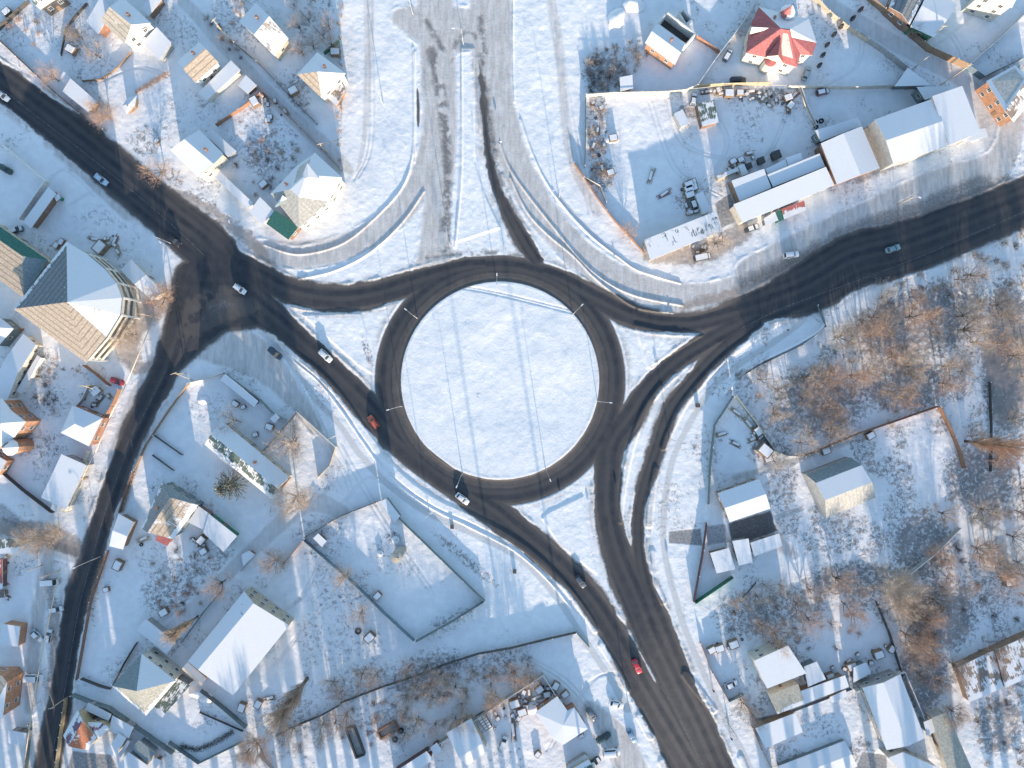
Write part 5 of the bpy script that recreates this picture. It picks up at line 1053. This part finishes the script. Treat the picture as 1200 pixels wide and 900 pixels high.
for lab,x,y,ax,ay in [('lamp on the verge of the lower right path with its arm over the road',853,847,-1,.6),('lamp with a short arm at the car park entrance',736,824,1,-.3),('lamp on the right kerb of the left road',118,652,-1,.5),('lamp on the verge at the upper left road near the silver saloon',23,79,1,.6),('second lamp along the upper left verge',38,88,1,.5),
    ('lone pole lamp on the snowy field left of the top road',449,122,1,.2),('lamp at the north tip of the top median',543,52,-1,0),('lamp near the pile at the very top of the top road',484,17,1,.3),('lamp at the lower corner of the median where it meets the ring',527,286,.4,1),('lamp at the right corner of the median where it meets the ring',591,293,.3,1),
    ('lamp on the bed of the right hand footpath, upper',784,514,1,-.1),('lamp among the bypass and path at the upper right bend',655,231,-1,.3),('lamp on the sunlit verge left of the first junction',200,285,1,1),('lamp at the kerb by the snowy east road yard',1048,238,1,.4),('lamp over the footpath left of the roundabout, upper',393,512,1,-.4),('lamp over the footpath left of the roundabout, lower',503,600,1,-.8),('lamp beside the white corner garage on the bypass',281,260,.3,1)]: lamp(lab,x,y,ax,ay,9.0,1.9)
WP=twigmat('pole_wood',(.42,.33,.22),(.60,.48,.34))
def upole(label,x,y,h=8,cross=True,brace=None,ang=0):
    p=M(x,y,0); r=empty('utility_pole',(p.x,p.y,0),label,'utility pole'); m=MB(); m.tube((0,0,-.4),(0,0,h),.14,.10,8); m.build('pole',[WP],r,smooth=True)
    if cross:
        m=MB(); c,s=math.cos(ang),math.sin(ang); m.box((0,0,h-.5),(1.8,.1,.1),0,ang); m.build('crossarm',[WP],r)
        for k in (-.8,-.3,.3,.8): m=MB(); m.tube((c*k,s*k,h-.45),(c*k,s*k,h-.22),.05,n=6); m.build('insulator',[LH],r)
    if brace: m=MB(); q=Vector((brace[0],-brace[1],0))*S; m.tube((q.x,q.y,-.3),(0,0,h*.8),.11,.09,7); m.build('brace',[WP],r)
    return r
for a in [('braced wooden pole at the corner lot kerb under the left junction',218,438,8,True,(8,8),.4),('braced wooden pole on the left of the top right street',1068,82,8,True,None,.6),('braced wooden pole by the white warehouse corner at the street end',1117,90,8,True,(-16,10),.2),('wooden pole in the plot under the plain white roof',1088,46,8,True,(-10,8),0),
    ('orange lit wooden pole where the diagonal street meets the bypass',383,179,8,True,(14,-16),.3),('wooden pole at the top of the pale pipe by the side street',70,668,8,True,None,.2),('wooden pole with a brace in the roadside yard left of the road',112,452,7.5,True,(10,8),0),('wooden pole at the orange pipe and balcony front',181,371,8,True,None,0),
    ('wooden pole beside the cream fence of the diagonal street',262,38,7.5,True,None,.8),('wooden pole at the teal alley near the lower left road',80,816,8,True,(-25,-10),.2),('wooden pole by the lower right garden fence',1056,752,8,False,None,0),('pole on the sidewalk by the red kiosk end',1052,240,8,True,None,.2),('pole by the sandy tree at the side street',50,662,7,True,None,.1)]: upole(*a)
PIPE=plain('pipe_paint',(.66,.55,.40),.6,.15)
def pipe(label,pts,z=3.6,r0=.16,name='gas_pipe'):
    W=[M(x,y,z) for x,y in pts]; c=W[0].copy(); c.z=0; r=empty(name,c,label,'pipe'); m=MB()
    for a,b in zip(W[:-1],W[1:]): m.tube(a-c,b-c,r0,n=8)
    m.build('pipe_run',[PIPE],r,smooth=True)
    for a,b in zip(W[:-1],W[1:]):
        L=(b-a).length; n=max(1,int(L/7))
        for k in range(n+1):
            p=a+(b-a)*(k/n)-c; m=MB(); m.tube((p.x,p.y,-.3),(p.x,p.y,z-r0),.06,n=6); m.build('support',[LM],r)
pipe('long pale raised gas pipe following the lower left road',[(70,668),(52,750),(38,828),(27,905)])
pipe('orange lit raised gas pipe from the balcony front down the left road',[(181,371),(148,450),(128,490),(112,530)],3.4,.13)
pipe('raised pipe along the cream wall at the white storehouse',[(111,530),(96,562),(79,600)],2.6,.10)
pipe('thin white pipe over the cream yard wall in the upper right',[(690,110),(770,108),(860,99),(922,100)],3.0,.07)
pipe('bright pipe on top of the wide dividing wall in the upper right',[(937,103),(944,125),(956,150)],1.9,.12)
def sign(label,x,y,c,ang,name='road_sign',h=2.2):
    p=M(x,y,0); r=empty(name,(p.x,p.y,0),label,'road sign',None,ang); m=MB(); m.tube((0,0,-.2),(0,0,h+.35),.04,n=6); m.build('post',[LM],r)
    m=MB(); m.tube((0,-.06,h),(0,-.03,h),.36,n=16); m.build('sign_plate',[plain('sign_%s'%c,{'blue':(.03,.12,.42),'teal':(.03,.30,.30),'white':(.7,.7,.7),'red':(.5,.05,.05)}[c],.4,.05)],r)
for a in [('round blue sign on the upper tip of the curved bed right of the island',773,456,'blue',.6),('round teal sign at the lower tip of the curved bed right of the island',728,608,'teal',0),('round sign on the upper end of the bypass kerb strip',587,169,'white',0),('small sign in the lower triangle island',662,616,'white',0),('small sign at the edge of the right triangle island',753,406,'white',0),('small sign near the right corner of the right triangle island',790,401,'blue',.3),
   ('sign on the kerb between the lower ring exits',695,627,'red',0),('sign by the right hand bed near the path crossing',769,696,'blue',0),('sign on the footpath edge near the lower verge',788,688,'white',.2),('sign on the kerb of the bypass bend',726,340,'blue',.8)]: sign(*a)
# bins, stones, tyres, crates and small heaps seen as dots in the yards
def small(kind,label,x,y,ang=0,s=1.0,group=None):
    p=M(x,y,0); a=R(ang)
    if kind=='crate':
        r=empty('crate',(p.x,p.y,0),label,'crate',group,a); m=MB(); 
        for z in (.15,.5,.85): 
            m.box((0,-.6*s,z*s),(1.5*s,.06,.25*s)); m.box((0,.6*s,z*s),(1.5*s,.06,.25*s)); m.box((-.75*s,0,z*s),(.06,1.14*s,.25*s)); m.box((.75*s,0,z*s),(.06,1.14*s,.25*s))
        m.build('slats',[WM('wood')],r); m=MB(); m.box((0,0,.93*s),(1.42*s,1.1*s,.16*s),0,0,.9); m.build('snow_cap',[snowm()],r)
    elif kind=='heap':
        r=empty('snow_heap',(p.x,p.y,0),label,'heap',group,a); rn=random.Random(int(x*7+y)); m=MB(); V=[(0,0,.8*s)]; n=12
        for k,(q,z) in enumerate(((.45,.66),(.8,.36),(1.1,-.05))):
            for i in range(n): t=6.283*i/n; rr=q*s*1.3*rn.uniform(.8,1.2); V.append((rr*math.cos(t)*1.4,rr*math.sin(t),z*s*rn.uniform(.8,1.2)))
        F=[(0,1+i,1+(i+1)%n) for i in range(n)]
        for k in range(2): F+=[(1+k*n+i,1+(k+1)*n+i,1+(k+1)*n+(i+1)%n,1+k*n+(i+1)%n) for i in range(n)]
        m.quadgrid(V,F); m.build('mound',[snowm()],r,smooth=True)
    elif kind=='tyre':
        r=empty('tyre',(p.x,p.y,0),label,'tyre',group,a); m=MB(); n=14; V=[];F=[]
        for i in range(n):
            t=6.283*i/n
            for q,z in ((.5,0),(.5,.28),(.28,.30),(.28,.02)): V.append((q*s*math.cos(t),q*s*math.sin(t),z*s))
        for i in range(n):
            for j in range(4): F.append((i*4+j,((i+1)%n)*4+j,((i+1)%n)*4+(j+1)%4,i*4+(j+1)%4))
        m.quadgrid(V,[f for f in F]); m.build('tread',[plain('rubber',(.03,.03,.03),.9)],r)
    elif kind=='planks':
        r=empty('plank_pile',(p.x,p.y,0),label,'planks',group,a); rn=random.Random(int(x+y)); m=MB()
        for k in range(9): m.box((rn.uniform(-.3,.3),-.6+k*.15,.12+.1*(k%3)),(rn.uniform(2,3.4)*s,.12,.08),0,rn.uniform(-.12,.12))
        m.build('boards',[WM(rn.choice(['wood','rust','gold']))],r); m=MB(); m.box((.2,.2,.42),(1.6*s,.7,.1),0,.1,.85); m.build('snow_cap',[snowm()],r)
    elif kind=='bin':
        r=empty('bin',(p.x,p.y,0),label,'bin',group,a); m=MB(); m.box((0,0,.55*s),(1.1*s,1.1*s,1.1*s),0,0,1.12); m.build('tub',[WM('dark')],r); m=MB(); m.box((0,0,1.14*s),(1.3*s,1.3*s,.1)); m.build('lid',[WM('dark')],r)
SM=[('bin','dark square bin behind the workshop row, left one',876,196,20,1.3),('bin','dark square bin behind the workshop row, middle one',890,190,20,1.5),('bin','dark square bin behind the workshop row, right one',907,184,20,1.9),
('crate','white crate among the yard clutter at the left end of the workshop row',867,188,30,1.2),('crate','dark crate left of the cream container',858,190,30,1.3),
('heap','round snow mound on the bare lot in the big scrap yard',717,163,0,1.1),('crate','dark blue covered box alone in the snow of the big scrap yard',718,163,10,1.6),
('crate','orange brown crate in the shrubs of the scrap yard corner',715,203,20,1.4),('crate','crate under the cream yard wall',705,127,30,1.0),
('planks','orange plank heap under the mansion wall, left',830,108,5,1.5),('planks','orange plank heap under the mansion wall, middle',846,110,5,1.6),('planks','dark plank heap under the mansion wall, right',878,108,0,1.6),('crate','snow capped crate in the middle of the scrap under the mansion wall',866,110,0,1.4),('crate','crate at the top of the scrap trail down the yard',922,116,20,1.6),('crate','dark snowy crate in the scrap trail down the yard',925,125,50,1.5),('planks','pile of boards by the divider wall',930,113,40,1.4),('crate','white topped crate in front of the half teal cabin',853,111,0,1.8),
('tyre','blue tyre by the divider wall, left one',955,144,0,1.5),('tyre','blue tyre by the divider wall, right one',962,142,0,1.5),('tyre','blue tyre by the divider wall, lower one',956,149,0,1.3),
('crate','pallet row beside the white container, top',806,218,20,1.8),('crate','pallet row beside the white container, second',810,215,20,1.6),('crate','pallet row beside the white container, third',806,223,20,1.8),('crate','pallet row beside the white container, fourth',811,221,20,1.7),('crate','pallet row beside the white container, lowest',807,229,20,1.8),
('planks','half buried boards on the snow of the scrap yard',763,207,70,1.6),('planks','half buried boards low on the snow of the scrap yard',778,228,30,1.6),
('heap','long snow heap near the top of the bypass field',722,22,60,1.8),('planks','dark rubbish line by the snow heap at the top',718,22,60,1.2),('heap','snow heap with grass at the very top of the bypass field',742,5,0,1.6),
('planks','orange rubble pile in the triangular yard, upper',862,483,-40,1.5),('planks','orange rubble pile in the triangular yard, middle',876,496,-55,1.6),('crate','long snowy crate stack by the teal fence of the triangular yard',887,505,-55,1.7),('crate','snow capped block stack at the fence corner of the triangular yard',894,527,-40,2.6),('crate','dark crate beside the block stack of the triangular yard',899,537,20,1.6),('planks','dark boards in the middle of the triangular yard',861,520,-30,1.3),('planks','reddish rail left on the triangular yard snow',845,509,10,1.5),
('crate','small dark crate under the mossy roofed house gable',286,477,20,.9),('heap','dotted round heap in the plot above the L shaped house',239,469,0,.9),('crate','snowy crate by the teal store',277,473,-35,1.3),('crate','old car seat and crate by the orchard hut',317,500,-20,1.5),('crate','snowed crate between the hut and the L shaped house',300,509,20,1.1),
('tyre','large tyre ring by the street near the tracked field',420,739,0,1.9),('crate','snow topped cabin frame by the large tyre ring',434,745,45,1.9),('crate','snowy box in the empty walled lot beside its wall',443,697,45,1.5),
('tyre','small round drum lid right of the open skip',470,856,0,1.7),('tyre','round drum lid below the open skip',463,866,0,1.7),('heap','snow lump below the drum lids',467,874,0,1.1),
('tyre','round drum in the open trailer, upper',412,857,0,.9),('tyre','round drum in the open trailer, lower',415,878,0,.9),('tyre','round drum in the open trailer, bottom',421,883,0,1.1),
('crate','scrap crate in the corner of the lower courtyard, left',603,822,20,2.0),('crate','scrap crate in the corner of the lower courtyard, middle',612,832,20,1.8),('crate','scrap crate in the corner of the lower courtyard, upper',632,806,40,1.6),('crate','scrap crate in the corner of the lower courtyard, right',641,812,10,1.4),('planks','pipes laid through the lower courtyard, upper',605,838,95,2.0),('planks','pipes laid through the lower courtyard, lower',602,855,92,2.4),('planks','pipes laid across the courtyard scrap corner',628,818,20,1.9),
('heap','brown soil heap at the foot of the courtyard wall',623,830,0,1.2),('crate','red tool frame with a long handle in the lower courtyard',630,882,50,1.2),
('crate','parked trolley outside the scrap corner wall, upper',651,802,60,1.5),('crate','parked trolley outside the scrap corner wall, lower',662,812,40,1.4),
('crate','dark snowy crate at the top of the parking plot lower right',842,758,20,1.7),('crate','dark box next to the top of the parking plot',833,760,30,1.5),('crate','brown and white stack at the path above the tall cream house',858,753,20,1.9),
('crate','snowy rabbit hutch behind the long white annex, left',971,791,20,1.6),('crate','snowy box behind the long white annex, right',996,779,20,1.8),('crate','dark hut frame left of the white fenced gable, upper',1027,765,20,1.9),('crate','white box left of the white fenced gable',1043,759,60,1.4),
('crate','white chair shape lying in the yard by the huge warehouse, left',285,827,70,1.7),('crate','white chair shape lying in the yard by the huge warehouse, middle',304,823,60,1.6),('planks','dark arc of boards by the huge warehouse yard',316,818,10,1.2),
('heap','light rock pile at the warehouse corner, upper',232,811,0,1.4),('heap','light rock pile at the warehouse corner, lower',242,818,0,1.2),
('crate','narrow white trough in the lower garden plot right of the left road',141,661,65,1.9),('crate','little white box by the snow track of the lower garden plot',126,690,10,1.1),('planks','green handcart frame under the glowing tan roof',168,632,20,1.4),('tyre','blue wheel by the green handcart frame',166,638,0,1.1),
('crate','crate in the brick yard under the glowing tan roof, upper',238,632,50,1.7),('crate','crate in the brick yard under the glowing tan roof, lower',240,645,30,1.5),('crate','small hut of boards in the overgrown plot',194,716,30,1.7),
('crate','white cabinet near the top left corner',11,16,40,1.6),('crate','grill house of bricks in the top left garden',86,60,-30,1.8),('crate','box beside the street bushes under the pyramid house',345,108,30,1.8),('crate','round well frame in the bypass verge garden',394,63,0,1.8),('crate','covered boat shape behind the rusty street fence',300,121,-60,1.9),
('crate','dark beehive in the upper left garden snow, left',317,138,0,1.1),('crate','dark beehive in the upper left garden snow, right',315,142,0,1.1),('crate','old stove on the slope of the left block',185,166,50,1.0),
('crate','white flat stone in the house garden by the garage row',310,217,40,1.6),('crate','car shaped heap by the fan roof yard, left',74,284,60,1.2),('crate','black pram shape in the fan roof yard',68,288,60,1.2),('planks','dark timber in the fan roof yard',112,281,-15,1.6),('planks','white frames on the verge by the lower fan yard',135,283,60,1.4),
('crate','shed box with cream side above the fan roof',121,291,50,2.4),
('bin','black bin at the junction of field and path under the roundabout',530,617,0,.8),('bin','black bin on the lit field by the lower footpath',603,669,0,.8),('bin','black bin on the snowy triangle of the right path',817,475,0,.9),
('crate','picnic frame on the right edge snow',1180,680,10,2.0),('crate','snow box behind the hangar yard fence',1018,510,30,1.6),('crate','snowed crate on the lane above the hangar',966,528,20,1.6)]
for k,lab,x,y,a,s in SM: small(k,lab,x,y,a,s)
# drums and tanks of the empty walled lot
def tank(label,x,y,r0,h,top='beige',side='grey'):
    p=M(x,y,0); r=empty('tank',(p.x,p.y,0),label,'tank'); m=MB(); m.tube((0,0,-.2),(0,0,h),r0,n=28); m.build('shell',[WM(side)],r,smooth=False)
    m=MB(); V=[(0,0,h+.3)]+[(r0*1.02*math.cos(6.283*i/28),r0*1.02*math.sin(6.283*i/28),h+.02) for i in range(28)]; m.quadgrid(V,[(0,1+i,1+(i+1)%28) for i in range(28)]); m.build('lid',[WM(top) if top!='snow' else snowm()],r)
    m=MB(); m.box((r0*.3,0,h+.3),(.5,.12,.2)); m.build('handle',[WM('dark')],r)
tank('tall grey tank with a tan lid among the drums of the empty walled lot',470,645,1.6,8.5)
tank('low white lidded tank above the tall grey one in the empty lot',464,632,1.15,.8,'snow')
tank('smaller low white lidded tank left of the tall grey one',446,648,.95,.8,'snow')
# blue cold frame glass in the lower courtyard
def coldframe():
    r=empty('cold_frame',M(566,847,0),'rack of twelve snowy glass panes beside the blue snow roof of the lower courtyard','cold frame'); c=M(566,847,0)
    m=MB(); m.prism([((q-c).x,(q-c).y) for q in [M(557,840,1),M(567,834,1),M(577,852,1),M(569,857,1)]],-.2,1.0); m.build('frame',[WM('dark')],r)
    for i in range(2):
        for j in range(6):
            u0=.06+i*.48;v0=.03+j*.16; a,b,d,e=[M(*q,1.06)-c for q in [(557,840),(567,834),(577,852),(569,857)]]
            f=lambda u,v:(a*(1-u)+b*u)*(1-v)+(e*(1-u)+d*u)*v
            m=MB(); m.poly([f(u0,v0),f(u0+.40,v0),f(u0+.40,v0+.13),f(u0,v0+.13)][::-1] if (f(1,0)-f(0,0)).cross(f(0,1)-f(0,0)).z<0 else [f(u0,v0),f(u0+.40,v0),f(u0+.40,v0+.13),f(u0,v0+.13)]); m.build('pane',[snowm()],r)
coldframe()
# ---------------------------------------------------------------- people on the right footpath
def person(label,x,y,ang,coat,legs,swing=.25):
    p=M(x,y,0); root=empty('person',(p.x,p.y,.02),label,'person',None,R(ang))
    me=bpy.data.meshes.new('body'); s=swing
    V=[(0,0,.95),(0,0,1.15),(0,0,1.40),(.01,0,1.52),(.03,0,1.64),(.02,0,1.74),
       (.02,.10,.90),(s*.55,.10,.50),(s*.75,.10,.08),(s*.75+.14,.10,.04),(-.02,-.10,.90),(-s*.35,-.10,.50),(-s*1.1,-.10,.12),(-s*1.1+.13,-.10,.05),
       (0,.19,1.42),(-s*.5,.25,1.14),(-s*.2,.24,.90),(-s*.1,.23,.82),(0,-.19,1.42),(s*.4,-.25,1.14),(s*.9,-.24,.93),(s*1.05,-.23,.86)]
    E=[(0,1),(1,2),(2,3),(3,4),(4,5),(0,6),(6,7),(7,8),(8,9),(0,10),(10,11),(11,12),(12,13),(2,14),(14,15),(15,16),(16,17),(2,18),(18,19),(19,20),(20,21)]
    rad=[.17,.17,.18,.065,.105,.075,.11,.08,.055,.045,.11,.08,.055,.045,.085,.065,.045,.04,.085,.065,.045,.04]
    me.from_pydata(V,E,[]); o=link('body',me,root); sk=o.modifiers.new('skin','SKIN'); 
    for i,v in enumerate(me.skin_vertices[0].data): v.radius=(rad[i],rad[i]); v.use_root=(i==0)
    o.modifiers.new('sub','SUBSURF').levels=1
    me.materials.append(plain('cloth_'+coat,{'black':(.03,.03,.035),'blue':(.05,.09,.2),'red':(.3,.04,.04)}[coat],.9))
    m=MB(); m.tube((.03,0,1.60),(.03,0,1.76),.125,.11,12); m.tube((.03,0,1.76),(.03,0,1.83),.11,.04,12); m.build('hat',[plain('cloth_'+legs,{'dark':(.05,.05,.06),'grey':(.2,.2,.2)}[legs],.9)],root,smooth=True)
    m=MB(); m.tube((.10,0,1.60),(.155,0,1.60),.06,.03,8); m.build('face',[plain('skin',(.5,.32,.24),.6)],root,smooth=True)
person('walker in dark clothes on the lower right footpath beside the parking plot fence',835,808,-70,'black','dark')
person('walker in dark blue farther down the lower right footpath',856,864,-70,'blue','dark')
person('walker in black on the right footpath near the east road bend',922,387,35,'black','grey')

def clutter(poly,n,lab,group,smin=.45,smax=1.1):
    xs=[p[0] for p in poly]; ys=[p[1] for p in poly]; k=0; t=0
    while k<n and t<n*50:
        t+=1; x=TR.uniform(min(xs),max(xs)); y=TR.uniform(min(ys),max(ys))
        if not inpoly(x,y,poly): continue
        k+=1; small(TR.choice(['crate','planks','planks','tyre','crate']),lab,x,y,TR.uniform(0,180),TR.uniform(smin,smax),group)
clutter([(820,103),(900,105),(935,112),(932,132),(905,124),(820,114)],26,'scrap lying in the strip under the red mansion wall','scrap under the mansion wall')
clutter([(692,120),(712,122),(708,205),(692,205)],8,'junk among the shrubs at the dark scrap yard fence','junk at the scrap yard fence')
clutter([(795,222),(815,216),(822,250),(800,252)],10,'junk stacked beside the white container of the scrap yard','junk beside the white container')
clutter([(840,186),(880,176),(890,192),(850,206)],9,'junk behind the square workshop roof','junk behind the square workshop')
clutter([(596,816),(636,792),(650,818),(625,832),(600,845)],22,'scrap in the fenced corner of the lower courtyard','scrap in the courtyard corner')
clutter([(574,832),(592,822),(596,850),(580,862)],7,'junk beside the glass rack of the lower courtyard','junk beside the glass rack')
clutter([(962,782),(1040,752),(1046,764),(1000,786)],12,'yard junk behind the long white annex at the lower right','junk behind the long annex')
clutter([(98,458),(140,458),(130,482),(96,474)],7,'junk in the roadside yard left of the road','junk in the roadside yard')
clutter([(228,628),(246,640),(232,656),(218,645)],8,'rubble in the brick yard under the glowing tan roof','rubble under the tan roof')
clutter([(832,752),(870,748),(866,762),(836,768)],8,'junk at the top of the parking plot at the lower right','junk at the parking plot')
clutter([(120,270),(150,282),(140,300),(112,290)],6,'lumber on the verge above the fan shaped building','lumber above the fan roof')
clutter([(300,105),(345,130),(340,150),(310,128)],6,'junk behind the rusty fence of the diagonal street','junk behind the rusty fence')
clutter([(885,505),(905,525),(898,540),(880,515)],7,'rubble stacked along the teal fence of the triangular yard','rubble along the triangular yard fence')
clutter([(800,283),(845,275),(848,288),(805,300)],6,'junk in front of the long metal shed','junk in front of the metal shed')
clutter([(0,655),(14,655),(14,702),(2,702)],5,'barrels and boards at the stalls on the left border','junk at the left stalls')
for lab,x,y,a,c,k,s_ in [('dark car parked in front of the pale and green kiosks',880,268,20,(.07,.09,.1),'sedan',1),('snow covered car between the half teal cabin and the mansion wall',812,118,80,(.3,.32,.35),'sedan',1),('dark van under the long metal shed on the trampled snow',822,302,12,(.05,.06,.07),'van',1),('grey car parked beside the stepped white roof courtyard',678,856,-60,(.28,.3,.32),'sedan',1),
  ('snowy light car on the left side of the lower courtyard near the rack',590,868,70,(.5,.5,.5),'hatch',1)]: car(lab,x,y,a,c,k,bool(s_))

# ---------------------------------------------------------------- unseen poplars added south of the bottom edge to cast streaky shade
def belt(x0,x1,y0,y1,n,ks,smin,smax,lab):
    for i in range(n):
        x=x0+(x1-x0)*(i+TR.random())/n; tree(lab,x,TR.uniform(y0,y1),TR.choice(ks),TR.choice(['grey','brown','tan']),TR.uniform(smin,smax),'tree','poplar','unseen poplars added beyond the lower edge for shade')
belt(-60,170,960,1060,22,['poplar1'],.9,1.25,'unseen bare poplar added beyond the lower left corner to cast shade')
belt(170,560,960,1090,28,['poplar1'],.75,1.05,'unseen bare poplar added beyond the lower edge to cast shade')
belt(520,640,990,1060,9,['poplar1'],.6,.9,'unseen bare poplar added for shade at the thin end beyond the lower edge')
belt(900,1300,960,1080,20,['poplar1'],.8,1.0,'unseen bare poplar added beyond the lower right corner to cast shade')

for lab,x,y,h in [('unseen tall mast added beyond the bottom edge for its shadow, left one',628,990,34),('unseen tall mast added beyond the bottom edge for its shadow, right one',700,1000,40)]:
    p=M(x,y,0); r=empty('shadow_mast',(p.x,p.y,0),lab,'mast'); m=MB(); m.tube((0,0,-.3),(0,0,h),.34,.22,10); m.build('pole',[LM],r,smooth=True); m=MB(); m.tube((0,0,h),(0,0,h+.4),.8,.8,12); m.build('mast_ring',[LH],r)  # out-of-view masts, added to throw long shadow streaks over the island
